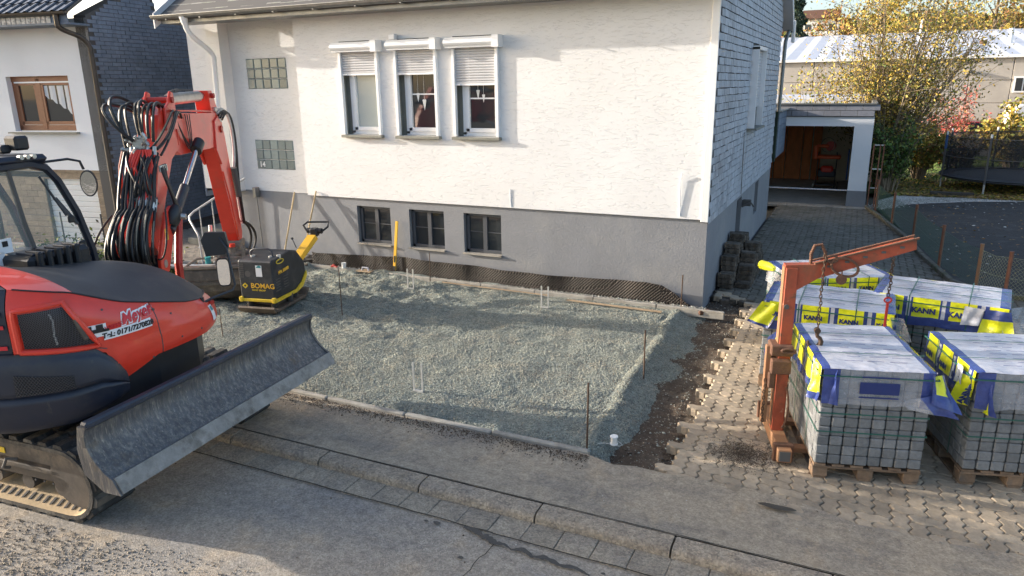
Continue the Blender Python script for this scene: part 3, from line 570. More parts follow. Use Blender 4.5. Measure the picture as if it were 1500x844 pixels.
MB().prism([(10.3, 4.50), (14.75, 4.50 + 4.6 * sl_ * .98), (19.2, 4.42), (19.2, 4.40), (14.75, 4.47 + 4.6 * sl_ * .98), (10.3, 4.47)], -1.9, -1.70, 'yz').build('verge_soffit', 'shutter_slat', roof, M=HM)
MB().box((-1.68, 19.45, 4.4), (.06, .3, .5)).build('rear_fascia', 'white_pvc', roof, M=HM)
dp = MB(); dp.cyl((-11.33, 10.08, 4.54), (-11.33, 10.1, 4.40), .075, 12, r2=.05); dp.tube(bez((-11.33, 10.1, 4.42), (-11.34, 10.12, 4.15), (-11.28, 10.5, 4.1), (-11.27, 10.62, 3.85), 10) + [(-11.30, 10.62, 3.2), (-11.36, 10.62, 1.8), (-11.42, 10.62, .42)], .048, 12); dp.build('downpipe', 'white_paint', house, smooth=50, M=HM)
MB().cyl((-11.42, 10.62, -.05), (-11.42, 10.62, .42), .058).cyl((-11.42, 10.62, .38), (-11.42, 10.62, .46), .09).cyl((-11.35, 10.62, 2.95), (-11.35, 10.62, 2.98), .056).build('standpipe', 'zinc', house, smooth=True, M=HM)
MB().box((-10.93, 10.98, 1.24), (.09, .12, .2), bev=.01).tube([(-10.93, 10.98, 1.2), (-10.92, 10.99, .1)], .012, 6).build('junction_box', 'zinc', house, M=HM)
# glass block panels: every block is a part
me_gb = MB().box((0, 0, 0), (.187, .05, .176), bev=.012).mesh('glass_block', 'glass_block', smooth=30)
for gi, (x0, x1, z0, z1) in enumerate(GB):
    g = MB().box(((x0 + x1) / 2, 11.085, (z0 + z1) / 2), (x1 - x0, .03, z1 - z0)).build('glass_block_window', 'grout', house, M=HM)
    for i in range(5):
        for j in range(3): put('glass_block', me_gb, g, (x0 + (i + .5) * (x1 - x0) / 5 - H0.x, 11.062 - H0.y, z0 + (j + .5) * (z1 - z0) / 3))
    if gi == 1: txt('14', .15, frame((x0 + .15 - H0.x, 11.03 - H0.y, z0 + .09), (1, 0, 0), (0, 0, 1)), house, 'house_number', 'white_paint', bold=.004)
# front windows with roller shutters
for wi, (a, c, zb) in enumerate(WIN):
    W = put('window', None, house, ((a + c) / 2 - H0.x, -.04, 2.45)); hw = (c - a) / 2
    MB().box((0, -.06, 1.465), (2 * hw + .13, .17, .15)).build('box_cap', 'white_pvc', W)
    b = MB(); b.prism([(.0, 1.555), (-.12, 1.55), (-.175, 1.50), (-.185, 1.46), (-.165, 1.42), (-.12, 1.395), (0, 1.395)], -hw - .075, hw - .04, 'yz'); b.box((hw + .018, -.085, 1.47), (.11, .20, .185)); b.build('shutter_box', 'white_pvc', W, smooth=35)
    for s in (-1, 1): MB().box((s * (hw - .025), -.025, .7), (.05, .07, 1.4), bev=.004).build('guide_rail', 'white_pvc', W)
    nsl = int((1.4 - (zb - 2.45)) / .041)
    for k in range(nsl):
        b = MB(); b.prism([(.006, -.019), (-.004, -.019), (-.012, -.006), (-.012, .008), (-.004, .019), (.006, .019)], -hw + .05, hw - .05, 'yz'); b.build('shutter_slat', 'shutter_slat', W, loc=(0, -.012, zb - 2.45 + .03 + k * .041))
    MB().box((0, -.012, zb - 2.45), (2 * hw - .1, .022, .03)).box((hw - .12, -.03, zb - 2.45), (.05, .02, .02)).box((-hw + .12, -.03, zb - 2.45), (.05, .02, .02)).build('shutter_end_bar', 'white_pvc', W)
    MB().box((0, -.02, -.028), (2 * hw + .05, .14, .045), bev=.004).build('window_sill', 'sill_stone', W)
    f = MB(); yy = .12
    MB().box((-hw + .05, .14, .78), (.12, .02, 1.56)).build('reveal_board', 'dark_reveal', W)
    for (x0, x1, z0, z1, dy) in ((-hw + .1, -hw + .17, .02, 1.5, 0), (hw - .07, hw, .02, 1.5, 0), (-hw + .1, hw, .0, .07, 0), (-hw + .165, -hw + .235, .07, 1.5, -.02), (hw - .13, hw - .07, .07, 1.5, -.02), (-hw + .165, hw - .07, .06, .13, -.02)):
        f.box(((x0 + x1) / 2, yy + dy, (z0 + z1) / 2), (x1 - x0, .05, z1 - z0), bev=.006)
    fr = f.build('window_frame', 'white_pvc', W)
    MB().box((.03, .125, .78), (2 * hw - .24, .012, 1.45)).build('pane', 'glass_blind' if wi == 0 else 'glass_dark', fr)
    if wi:
        MB().box((.03, .112, (3.13 if wi == 1 else 3.055) - 2.45), (2 * hw - .3, .012, .022)).build('muntin', 'white_pvc', fr)
        for (dx, z, s) in ((-.06, .62, .07), (.06, .5, .085)) if wi == 1 else ((-.03, .66, .07), (.07, .6, .06)):
            MB().prism([(dx - s * .45, z + s), (dx - s * .2, z + s * 1.15), (dx, z + s), (dx + s * .2, z + s * 1.15), (dx + s * .45, z + s), (dx, z - s)], .108, .114, 'xz').tube([(dx, .11, z + s), (dx, .11, z + .5)], .002, 4).build('heart_ornament', 'white_paint', fr)
    else:
        MB().box((.03, .113, .3), (2 * hw - .3, .004, .5)).build('blind', 'glass_blind', fr)
    if wi == 1: MB().box((-hw + .02, -.06, 1.6), (.12, .1, .09), bev=.01).build('junction_box', 'white_pvc', W)
for wi, (a, c) in enumerate(CEL):
    W = put('cellar_window', None, house, ((a + c) / 2 - H0.x, .09, .48)); hw = (c - a) / 2
    f = MB()
    for (x0, x1, z0, z1) in ((-hw, -hw + .055, 0, .685), (hw - .055, hw, 0, .685), (-hw, hw, 0, .055), (-hw, hw, .63, .685), (-.04, .04, .05, .64)): f.box(((x0 + x1) / 2 + .02, 0, (z0 + z1) / 2), (x1 - x0, .05, z1 - z0), bev=.005)
    fr = f.build('window_frame', 'window_grey', W)
    for s in (-1, 1): MB().box((s * hw / 2 + .02, .012, .34), (hw - .07, .01, .6)).build('pane', 'glass_dark', fr); MB().box((s * hw / 2 + .02, -.004, .36), (hw - .07, .014, .014)).build('glazing_bar', 'window_grey', fr)
    MB().box((0, -.06, -.012), (2 * hw + .02, .16, .025)).build('window_sill', 'concrete', W)

# dimpled membrane along the basement wall
def mtop(x): return float(np.interp(x, [-9.3, -9.18, -7.08, -4.8, -3.4, -2.75, -2.5, -2.3, -2.1, -1.95], [.24, .22, .30, .25, .27, .315, .28, .17, .03, -.03])) + .006 * math.sin(x * 5)
b = MB(); NX = 560
def mfn(u, v):
    x = -9.28 + 7.33 * u; top = mtop(x); z = -.06 + (top + .06) * v; wv = .03 * math.sin(x * 3.1) + .02 * math.sin(x * 7.7 + 1) + .012 * fbm(x, 0, 3); dim = .004 * (1 if (int(x / .026) + int(z / .026)) % 2 else -1)
    return (x, 10.60 - .035 * v * 0 + wv * (.4 + .6 * v) * .8 + dim - .01, z)
b.grid(NX, 14, mfn); mem = b.build('drainage_membrane', 'membrane', label='black dimpled drainage membrane standing wavy against the basement wall', cat='membrane')
n = 3500; xs = RNG.uniform(-9.2, -1.8, n); P = np.stack([xs, RNG.uniform(10.42, 10.56, n), RNG.uniform(-.02, .012, n)], 1); stones('pebbles', P, .014, ['white_pebble', 'concrete', 'gravel_stone'], 'light pebbles between the edging boards and the membrane', 'pebbles', mi=RNG.choice([0, 1, 2], n))
eb = put('rear_edging', None, None, None, kind='structure'); me_e = MB().box((0, 0, 0), (.99, .05, .12), bev=.008).mesh('edging_stone', 'concrete')
for i in range(8): o = put('edging_stone', me_e, eb, (-9.0 + i * 1.0 + .0, 10.40 - .012 * i + rr.uniform(-.004, .004), -.012)); o.rotation_euler = (0, 0, -.012)
sc_ = thing('screed_board', (-3.1, 10.05, .03), 'pale wooden board lying on the gravel along the back edging', 'board'); MB().box((0, 0, 0), (1.5, .04, .018)).build('board', 'timber', sc_, rot=-.03)
sc_ = thing('screed_board', (-5.2, 10.22, .03), 'long thin pale batten lying on the gravel below the middle cellar window', 'board'); MB().box((0, 0, 0), (2.0, .022, .015)).build('board', 'timber', sc_, rot=-.03)
# low render wall return left of membrane
# ================================================================== GARAGE
ga = thing('garage', (-1.2, 21.2, 0), 'flat roofed white garage with slate fascia and open front at the end of the driveway', 'garage'); G0 = T(1.2, -21.2, 0)
b = MB(); wall_xz(b, -3.3, .31, .42, 2.36, [(-2.6, -.14, .42, 2.1)], 21.2, .25)
b.add([(.31, 21.2, .42), (.31, 27, .42), (.31, 27, 2.4), (.31, 21.2, 2.4)], [(0, 1, 2, 3)]); b.build('front_wall', 'stucco_fine', ga, M=G0)
MB().box((.09, 21.33, .2), (.47, .29, .46)).box((.28, 24.2, .2), (.1, 5.6, .46)).build('plinth', 'plinth_paint', ga, M=G0)
b = MB(); b.box((.0, 24.3, 1.1), (.2, 5.6, 2.2)).box((-1.4, 27.0, 1.2), (4, .1, 2.6)).box((-3.2, 24.2, 1.2), (.1, 6, 2.6)).build('inner_wall', 'skin_wall', ga, M=G0)
MB().box((-1.47, 24.3, 2.28), (3.5, 5.6, .16)).build('roof_slab', 'concrete', ga, M=G0); MB().box((-1.48, 21.22, 2.67), (3.62, .2, .03)).box((.3, 24.2, 2.67), (.12, 5.8, .03)).build('roof_edge', 'zinc', ga, M=G0)
slab('garage_floor', [(-3.2, 21.22), (-.14, 21.22), (-.14, 27), (-3.2, 27)], -.1, .0, 'floor_pale', kind='structure')
me_f = MB().box((0, 0, 0), (.39, .02, .142), bev=.004).mesh('fascia_slate', 'slate_mid')
for r_ in range(2):
    for k in range(9):
        o = put('fascia_slate', me_f, ga, (-3.1 + .2 * (r_ % 2) + .4 * k + 1.2 - (.08 if r_ % 2 else .0), -.045 + .012 * r_, 2.43 + .15 * r_)); o.rotation_euler = (-.1, 0, 0)
MB().box((-1.45, 21.25, 2.5), (3.5, .14, .32)).box((.27, 24.2, 2.5), (.07, 5.8, .32)).build('fascia_core', 'joint_dark', ga, M=G0)
for k, (x0, x1) in enumerate(((-2.95, -2.62), (-2.58, -2.25), (-2.22, -1.72), (-1.69, -1.42), (-1.38, -1.12))): MB().box(((x0 + x1) / 2, 26.8, 1.03), (x1 - x0, .06, 2.04), bev=.012).build('door_board', 'garage_door', ga, M=G0)
# wheeled orange machine in the garage
gm = thing('wheeled_cutting_machine', (-.82, 24.6, 0), 'orange and red machine on small wheels with a looped hose, standing in the garage', 'machine')
for s in (-1, 1):
    MB().tube([(s * .27, -.1, .12), (s * .27, .1, 1.05), (s * .25, .12, 1.12)], .016, 6).tube([(s * .27, -.3, .1), (s * .27, .3, .1)], .016, 6).build('frame_leg', 'steel_dark', gm); MB().cyl((s * .33, .2, .1), (s * .37, .2, .1), .11).build('wheel', 'white_pebble' if s < 0 else 'rubber', gm)
MB().box((0, 0, .15), (.5, .4, .04)).box((.02, 0, .5), (.5, .4, .22), bev=.03).build('base_frame', 'steel_dark', gm); MB().box((.02, -.08, .62), (.36, .3, .2), bev=.05).build('red_tank', 'red_paint', gm)
MB().box((.05, -.05, 1.0), (.66, .42, .1), bev=.03).build('orange_table', 'orange_plastic', gm); MB().box((-.34, -.02, 1.12), (.12, .2, .42), bev=.03).box((-.16, -.02, 1.32), (.36, .16, .1), bev=.03).build('orange_arm', 'orange_plastic', gm)
MB().cyl((.06, -.02, 1.32), (.06, .06, 1.32), .15).build('blade_guard', 'red_dark', gm); MB().tube([(.12 * math.cos(a) * 1.6 - .02, -.08, 1.36 + .22 * math.sin(a)) for a in [k * .42 for k in range(16)]], .012, 6).build('hose', 'hose_yellowish', gm)
st = thing('blue_board', (-.25, 24.9, 0), 'blue board leaning on the garage wall behind the orange machine', 'board'); MB().box((.02, 0, .75), (.04, .5, .9)).build('board', 'blue_plastic', st)
gg = thing('garden_gate', (.36, 21.4, 0), 'narrow weathered metal gate frame beside the garage wall', 'gate')
for x in (0.02, .26, .17): MB().box((x, 0, .82), (.03, .03, 1.64)).build('bar', 'post_rust', gg)
for z in (.5, 1.0, 1.62): MB().box((.14, 0, z), (.24, .025, .03)).build('rail', 'galvanized', gg)

# ================================================================== LEFT NEIGHBOUR HOUSE
nb = thing('neighbour_house', (-14.5, 10.45, 0), 'white neighbour house with dark slate clad side, brown window and brown tiled ground floor', 'house', rot=R(190)); NBW = T(-14.5, 10.45, 0) @ RZ(R(190))
# local frame: +a to the left along the front, front faces +Y local, back is -Y local
def wall_loc(b, x0, x1, z0, z1, holes, y, depth, mi_r=0):
    bb = MB(); wall_xz(bb, x0, x1, z0, z1, holes, -y, depth, 0, mi_r=mi_r); k = len(b.v); b.v += [(p[0], -p[1], p[2]) for p in bb.v]; b.f += [tuple(i + k for i in reversed(f)) for f in bb.f]; b.mi += bb.mi
b = MB(); wall_loc(b, 0, 9, 1.6, 4.7, [(.71, 2.37, 2.43, 3.58)], 0, .16); b.build('front_wall', 'stucco_fine', nb)
b = MB(); wall_loc(b, 0, 9, -.2, 1.6, [(.45, 1.86, -.1, 1.42)], -.03, .12); b.build('ground_floor_wall', 'joint_dark', nb)
me_t = MB().box((0, 0, 0), (.295, .02, .135), bev=.003).mesh('wall_tile', 'tile_brown'); b = MB(); nt_ = 0
for j in range(13):
    for i in range(30):
        x, z = .15 + i * .3 - (.15 if j % 2 else 0), -.05 + j * .138
        xa, xb = max(.01, x - .1475), x + .1475
        if z < 1.44 and xb > .45 and xa < 1.87:
            if xa < .45: xb = .45
            elif xb > 1.87: xa = 1.87
            else: continue
        if xb - xa < .03: continue
        MB().box(((xa + xb) / 2, -.018, z), (xb - xa, .02, .132)).build('wall_tile', 'tile_brown', nb) if i < 14 else b.box(((xa + xb) / 2, -.018, z), (xb - xa, .02, .132))
b.build('wall_tiles', 'tile_brown', nb, kind='stuff')
for j in range(12): MB().box((1.155, -.1, .0 + j * .12), (1.4, .03, .112), bev=.01).build('garage_door_panel', 'white_paint', nb)
b = MB(); b.box((1.54, -.15, 2.5), (1.66, .06, .11)).box((1.54, -.15, 3.53), (1.66, .08, .12)).box((.755, -.15, 3.0), (.08, .06, 1.1)).box((2.32, -.15, 3.0), (.09, .06, 1.1)).box((1.66, -.145, 3.0), (.12, .07, 1.05))
wf = b.build('window_frame', 'brown_wood', nb)
for (x0, x1) in ((.80, 1.60), (1.72, 2.27)):
    c = (x0 + x1) / 2; MB().box((c, -.14, 2.60), (x1 - x0, .05, .07)).box((c, -.14, 3.43), (x1 - x0, .05, .07)).box((x0 + .03, -.14, 3.0), (.07, .05, .84)).box((x1 - .03, -.14, 3.0), (.07, .05, .84)).build('sash', 'brown_wood', wf); MB().box((c, -.15, 3.0), (x1 - x0 - .1, .01, .8)).build('pane', 'glass_dark', wf)
b = MB(); b.grid(30, 12, lambda u, v: (.86 + .72 * u, -.142 + .004 * math.sin(u * 22), 3.38 - v * (.62 * (1 - .75 * abs(u) ** .8 * .9) + .02 * math.sin(u * 25)))); b.build('lace_curtain', 'lace', wf)
MB().box((1.54, -.12, 3.455), (1.5, .03, .03)).build('shutter_end_bar', 'white_pvc', wf)
MB().box((1.55, .03, 2.40), (1.84, .16, .03)).build('window_sill', 'sill_stone', nb)
# slate side wall: local x=0 plane, facing local -X, going back along -Y local
MB().prism([(0, -.2), (0, 4.75), (-1.9, 5.6), (-2.05, 4.93), (-9, 4.6), (-9, -.2)], .0, .3, 'yz').build('side_wall', 'joint_dark', nb)
sg3 = MB().box((0, 0, 0), (.012, .241, .075)); me_n = sg3.mesh('slate', 'slate_dark'); L_ = []
for j in range(70):
    z = .15 + j * .083
    for k in range(30):
        y = -.13 - k * .25 - (.125 if j % 2 else 0)
        if z > 4.72 + min(-y, 1.9) * .447 or (y < -2.0 and z > 4.9 + (y + 2) * .047) or y < -6: continue
        L_.append((abs(z - 3.2) + .3 * abs(y + 1.7), y, z))
L_.sort(); b = MB()
for i, (_, y, z) in enumerate(L_):
    Mx = T(-.012 + rr.uniform(-.004, .004), y + rr.uniform(-.004, .004), z) @ Matrix.Rotation(.05, 4, 'Y')
    if i < 300: o = put('slate', me_n, nb); o.matrix_basis = Mx
    else: b.add(sg3.v, sg3.f, 0, Mx)
b.build('slates', 'slate_dark', nb, kind='stuff')
MB().box((-.02, -3.3, 1.05), (.08, .75, .85)).build('side_window_frame', 'white_pvc', nb); MB().box((-.07, -3.25, 1.08), (.02, .6, .62)).build('side_window_pane', 'glass_dark', nb)
for i in range(7): MB().box((-.085, -3.25, .8 + i * .09), (.012, .62, .02)).build('window_bar', 'steel_dark', nb)
# eave, roof tiles, gutter, downpipe
MB().prism([(.55, 4.74), (.55, 4.80), (-3.5, 7.4), (-3.5, 7.3)], -.12, 9, 'yz').build('roof', 'joint_dark', nb)
me_rt = MB(); me_rt.grid(8, 1, lambda u, v: (-.12 + .24 * u, .21 - .42 * v, .03 * math.exp(-((u - .2) / .16) ** 2) + .03 * (1 - v) * 0)); me_rt = me_rt.mesh('roof_tile', 'roof_tile', smooth=60)
for r_ in range(5):
    for k in range(24): o = put('roof_tile', me_rt, nb); o.matrix_basis = T(.02 + k * .225, .43 - r_ * .32, 4.885 + r_ * .32 * .642) @ Matrix.Rotation(-math.atan(.642) + .05, 4, 'X')
gutter_mb(-.15, 9, .62, 4.76, .06).build('gutter', 'brown_metal', nb, smooth=True)
MB().box((4.4, .3, 4.55), (9, .55, .04)).box((4.4, .55, 4.64), (9, .02, .2)).build('soffit', 'slate_dark', nb)
me_ft = MB().box((0, 0, 0), (.11, .015, .13), bev=.004).mesh('fascia_tile', 'white_pebble')
for k in range(30): put('fascia_tile', me_ft, nb, (.35 + k * .125, .57, 4.63))
MB().tube([(.12, .6, 4.72), (.12, .6, 4.52)] + bez((.12, .6, 4.5), (.1, .45, 4.35), (0, .1, 4.4), (-.06, .06, 4.1), 8) + [(-.06, .05, -.1)], .05, 10).build('downpipe', 'brown_metal', nb, smooth=50)
MB().box((.5, -6.5, 5.4), (.1, 5.5, .9)).build('rear_dormer', 'shutter_slat', nb); MB().box((.06, -5.6, 4.74), (.12, 6.6, .08)).build('rear_coping', 'brown_wood', nb)
# patio, steps and railing by the stair bay
slab('patio', [(-15, 9.6), (-12.0, 9.35), (-10.4, 9.85), (-9.5, 10.55), (-9.35, 11), (-9.6, 13), (-15, 14)], -.12, .03, 'paver_bed', kind='structure')
pt = put('patio_paving', None, None, None, kind='structure'); me_p = MB().box((0, 0, 0), (.195, .097, .05), bev=.005).mesh('patio_brick', 'patio_paver'); c_ = 0; b = MB()
for j in range(26):
    for i in range(24):
        x, y = -14.2 + i * .2 + (.1 if j % 2 else 0), 9.72 + j * .1
        if y < 9.42 + max(0, (x + 12)) * .36 or x > -9.7 or y > 10.9 and x > -11.7: continue
        c_ += 1
        if c_ <= 300: put('patio_brick', me_p, pt, (x, y, .035 + rr.uniform(-.003, .003)))
        else: b.box((x, y, .035), (.195, .097, .05))
if b.f: b.build('patio_bricks', 'patio_paver', pt, kind='stuff')
for i in range(9):
    x = -12.0 + i * .3; MB().box((0, 0, 0), (.27, .12, .13), bev=.02).build('border_stone', 'concrete', pt, loc=(x, 9.36 + max(0, x + 12) * .33, .03 + rr.uniform(-.01, .01)), rot=.3)
stp = thing('entrance_steps', (-12.2, 11.1, .03), 'two dark stone steps beside the left wall bay', 'steps'); MB().box((0, .1, .08), (1.3, .8, .16), bev=.01).build('lower_step', 'sill_stone', stp); MB().box((-.1, .35, .24), (1.1, .5, .16), bev=.01).build('upper_step', 'sill_stone', stp)
ra = thing('stair_railing', (-11.4, 10.0, 0), 'bent galvanized steel railing at the entrance steps', 'railing')
MB().tube([(.3, -.4, 0), (.28, -.4, .55)] + [(.26, -.4, .62), (-.02, -.3, .85), (-.04, -.28, .92), (.0, -.2, 1.0), (.9, .3, 1.62)], .02, 8).build('handrail', 'galvanized', ra, smooth=True)
for k in range(4): MB().tube([(.1 + .22 * k, -.15 + .12 * k, 0), (.1 + .22 * k, -.15 + .12 * k, 1.06 + .15 * k)], .011, 6).build('baluster', 'galvanized', ra)
MB().tube([(.0, -.2, .3), (.9, .3, .8)], .012, 6).build('lower_rail', 'galvanized', ra)
# ================================================================== PACKS OF PAVING BLOCKS ON PALLETS
BW, BH = .1025, .0855
me_bf = MB().box((0, 0, 0), (BW - .008, .10, BH - .0035), bev=.008).mesh('paving_block', 'block_grey')      # end face to the front
me_bs = MB().box((0, 0, 0), (.10, .195, BH - .003), bev=.006).mesh('paving_block', 'block_grey')
def film_print(W_, D_, H_, lip, seed, amp=.010, patches=None):
    """the printed film hood: top sheet plus a skirt all round, coloured per face (flat print)"""
    r2 = random.Random(seed); b = MB()
    def n3(x, y, z, s): return noise.noise(Vector((x * s + seed, y * s, z * s)))
    def top(u, v):
        x, y = -.012 + (W_ + .024) * u, -.012 + (D_ + .024) * v
        e = min(u, 1 - u, v, 1 - v); return (x, y, H_ + .016 + amp * n3(x, y, 0, 5) + .004 * n3(x, y, 0, 17) - (.012 if e < .001 else 0))
    def tm(u, v):
        x, y = u * W_, v * D_
        # pale field with bands of blue and yellow edging as printed
        if u < .07 or u > .93: return 1
        return 2
    b.grid(int(W_ / .03), int(D_ / .03), top, mfn=tm)
    sides = []
    def skirt(p0, p1, nrm, lp, pat):
        L = math.dist(p0, p1); nx = int(L / .018); nz = max(4, int(lp / .018))
        def fn(u, v):
            x = p0[0] + (p1[0] - p0[0]) * u; y = p0[1] + (p1[1] - p0[1]) * u; zz = H_ + .006 - lp * (1 + .10 * n3(x, y, 1, 4)) * v
            o_ = .014 + v * (.010 + .022 * max(0, n3(x, y, zz, 4))) + .011 * n3(x, y, zz, 11) * min(1, v * 4) + .004 * n3(x, y, zz * .3, 34) * min(1, v * 4)
            return (x + nrm[0] * o_, y + nrm[1] * o_, zz)
        b.grid(nx, nz, fn, mfn=lambda u, v: pat(u * L, v * lp, L, lp))
    return b, skirt
def label_pat(per, w_, y0, y1, off=.05):
    def pat(s, t, L, lp):
        k = (s - off) % per
        if t > y1: return 1
        if t < y0: return 1 if not (k < w_) else 0
        return 0 if k < w_ else (2 if w_ + .028 < k < w_ + .062 else 1)
    return pat
def clear_pat(s, t, L, lp):
    return 3 if .13 < s < L - .10 else 1
FM = ['film_yellow', 'film_blue', 'film_light', 'film_clear']
def pack(loc, ang, W_, D_, H_, lip, fr, le, ri, seed, label, group='wrapped packs of paving blocks', z0=.144):
    """local frame: x along the front face, y to the back. fr/le = print on front and left skirts"""
    P = thing('block_pack', (loc[0], loc[1], 0), label, 'pack of paving blocks', rot=R(ang), group=group)
    r2 = random.Random(seed); hb = (H_ - z0) / round((H_ - z0) / BH); nl = round((H_ - z0) / BH); nc = round(W_ / BW); bw = W_ / nc; nd = round(D_ / .2); bd = D_ / nd
    MB().box((W_ / 2, D_ / 2, z0 + (H_ - z0) / 2), (W_ - .14, D_ - .14, H_ - z0 - .02)).build('block_core', 'block_core', P)
    for l in range(nl):
        z = z0 + (l + .5) * hb
        for c in range(nc):
            o = put('paving_block', me_bf, P, (bw * (c + .5) + r2.uniform(-.002, .002), .05 + r2.uniform(-.004, .004), z)); o.scale = (bw / BW, 1, hb / BH); o.rotation_euler = (0, 0, r2.uniform(-.012, .012))
        for c in range(nd):
            y = bd * (c + .5)
            if c == 0: y += .05
            for s in (0, 1):
                o = put('paving_block', me_bs, P, (.05 if not s else W_ - .05, y + r2.uniform(-.002, .002), z)); o.location.x += r2.uniform(-.004, .004); o.scale = (1, (bd - (.1 if c == 0 else 0)) / .2, hb / BH)
    b = MB()
    for c in range(nc): b.box((bw * (c + .5), D_ - .05, z0 + (H_ - z0) / 2), (bw - .006, .1, H_ - z0))
    b.build('back_blocks', 'block_grey', P)
    b, skirt = film_print(W_, D_, H_, lip, seed)
    skirt((0, 0), (W_, 0), (0, -1), lip, fr); skirt((W_, 0), (W_, D_), (1, 0), lip, ri); skirt((W_, D_), (0, D_), (0, 1), lip, le); skirt((0, D_), (0, 0), (-1, 0), lip, le)
    fl = b.build('film_hood', FM, P, smooth=179)
    # green strapping
    for z, o_ in ((H_ - .05, .030), (H_ - .39, .005), (z0 + .30, .005)): MB().box((W_ / 2, -o_, z), (W_ + 2 * o_, .002, .011)).box((-o_, D_ / 2, z), (.002, D_ + 2 * o_, .011)).box((W_ + o_, D_ / 2, z), (.002, D_ + 2 * o_, .011)).build('strap', 'strap_green', P)
    for x in (W_ * .28, W_ * .72) if W_ > 1 else (): MB().box((x, -.031, H_ - .14), (.011, .002, .33)).box((x, -.006, (H_ - .3 + z0) / 2), (.011, .002, H_ - .3 - z0)).box((x, D_ / 2, H_ + .027), (.011, D_ + .06, .002)).build('strap', 'strap_green', P)
    for y in (D_ * .28, D_ * .72): MB().box((-.031, y, H_ - .14), (.002, .011, .33)).box((-.006, y, (H_ - .3 + z0) / 2), (.002, .011, H_ - .3 - z0)).box((W_ / 2, y, H_ + .027), (W_ + .06, .011, .002)).build('strap', 'strap_green', P)
    # pale print lines on top
    b = MB()
    for k in range(9):
        y = D_ * .12 + k * D_ * .09; x0 = W_ * (.2 + .1 * r2.random()); 
        for q in range(3): L = W_ * r2.uniform(.08, .18); b.box((x0 + q * W_ * .21 + L / 2, y, H_ + .0275), (L, .006, .001))
    b.build('printed_lines', 'print_blue', fl)
    # pallet
    for x in (.06, W_ / 2, W_ - .06):
        MB().box((x, D_ / 2, .009), (.1, D_ - .02, .018)).build('pallet_board', 'pallet_wood', P)
        for y in (.07, D_ / 2, D_ - .07): MB().box((x, y, .059), (.125, .12, .082), bev=.005).build('pallet_block', 'pallet_wood', P)
    for y in (.065, D_ / 2, D_ - .065): MB().box((W_ / 2, y, .110), (W_ + .01, .13, .019), bev=.003).build('pallet_board', 'pallet_wood', P)
    n_ = round(W_ / .14)
    for k in range(n_): MB().box((.05 + k * (W_ - .1) / (n_ - 1), D_ / 2, .1315), (.095, D_, .020)).build('pallet_board', 'pallet_wood', P)
    return P, fl
def kann(P, fl, x, z, size=.085, side='front', off=.045, rx=0):
    M = frame((x, -off, z), (1, 0, rx), (0, 0, 1)) if side == 'front' else frame((-off, x, z), (0, -1, rx), (0, 0, 1))
    txt('KANN', size, M, fl, 'lettering', 'print_blue', bold=.004, sx=1.0)
def flap(P, pts, cols, name='film_flap', m_=FM, th=0):
    b = MB()
    for poly, mi in zip(pts, cols): b.add(poly, [tuple(range(len(poly)))], mi)
    o = b.build(name, m_, P); s = o.modifiers.new('sub', 'SUBSURF'); s.subdivision_type = 'SIMPLE'; s.levels = s.render_levels = 3
    t = bpy.data.textures.new('wrinkle', 'CLOUDS'); t.noise_scale = .08; dm = o.modifiers.new('wrinkle', 'DISPLACE'); dm.texture = t; dm.strength = .03; dm.texture_coords = 'GLOBAL'
    return o
def gflap(P, c00, c10, c01, c11, mfn, nx=14, ny=10, seed=1, amp=.02, name='film_flap'):
    b = MB(); c00, c10, c01, c11 = map(Vector, (c00, c10, c01, c11)); nr = (c10 - c00).cross(c01 - c00).normalized()
    def fn(u, v):
        p = c00 * (1 - u) * (1 - v) + c10 * u * (1 - v) + c01 * (1 - u) * v + c11 * u * v; a = amp * (noise.noise(p * 9 + Vector((seed, 0, 0))) + .5 * noise.noise(p * 22)) + .6 * amp * math.sin(u * 9 + v * 3 + seed)
        return p + nr * a
    b.grid(nx, ny, fn, mfn=mfn); return b.build(name, FM, P, smooth=179)

lp = label_pat(.34, .245, .0, .215)
lpL = label_pat(.30, .21, .01, .225, .04)
# pack 1: nearest, with the lifting fork at its left side
P1, F1 = pack((-.065, 6.02), 15.5, .84, 1.16, 1.0, .30, clear_pat, lpL, lp, 11, 'nearest wrapped pack of grey paving blocks, gripped by the orange lifting fork')
MB().box((.43, -.036, .86), (.30, .002, .10)).box((.43, -.036, .78), (.3, .002, .012)).box((.43, -.036, .955), (.28, .002, .012)).build('printed_panel', 'print_blue', F1)
gflap(P1, (.80, -.03, .98), (.93, .04, .98), (.80, -.10, .78), (1.03, -.10, .70), lambda u, v: 0 if .2 < u < .75 and v < .62 else 1, seed=4, name='film_corner')
gflap(P1, (.62, -.03, .76), (.86, -.04, .84), (.66, -.05, .70), (1.02, -.10, .66), lambda u, v: 3 if u < .5 else 1, seed=5, name='film_corner')
gflap(P1, (-.04, .16, 1.0), (.10, -.03, 1.0), (-.09, .10, .70), (.12, -.05, .70), lambda u, v: 1 if u > .72 or v > .8 else 0, seed=7, name='film_corner')
gflap(P1, (-.05, .98, 1.0), (-.05, 1.18, 1.02), (-.30, .95, .74), (-.22, 1.18, .84), lambda u, v: 1 if v > .55 else 0, seed=9, name='film_corner')
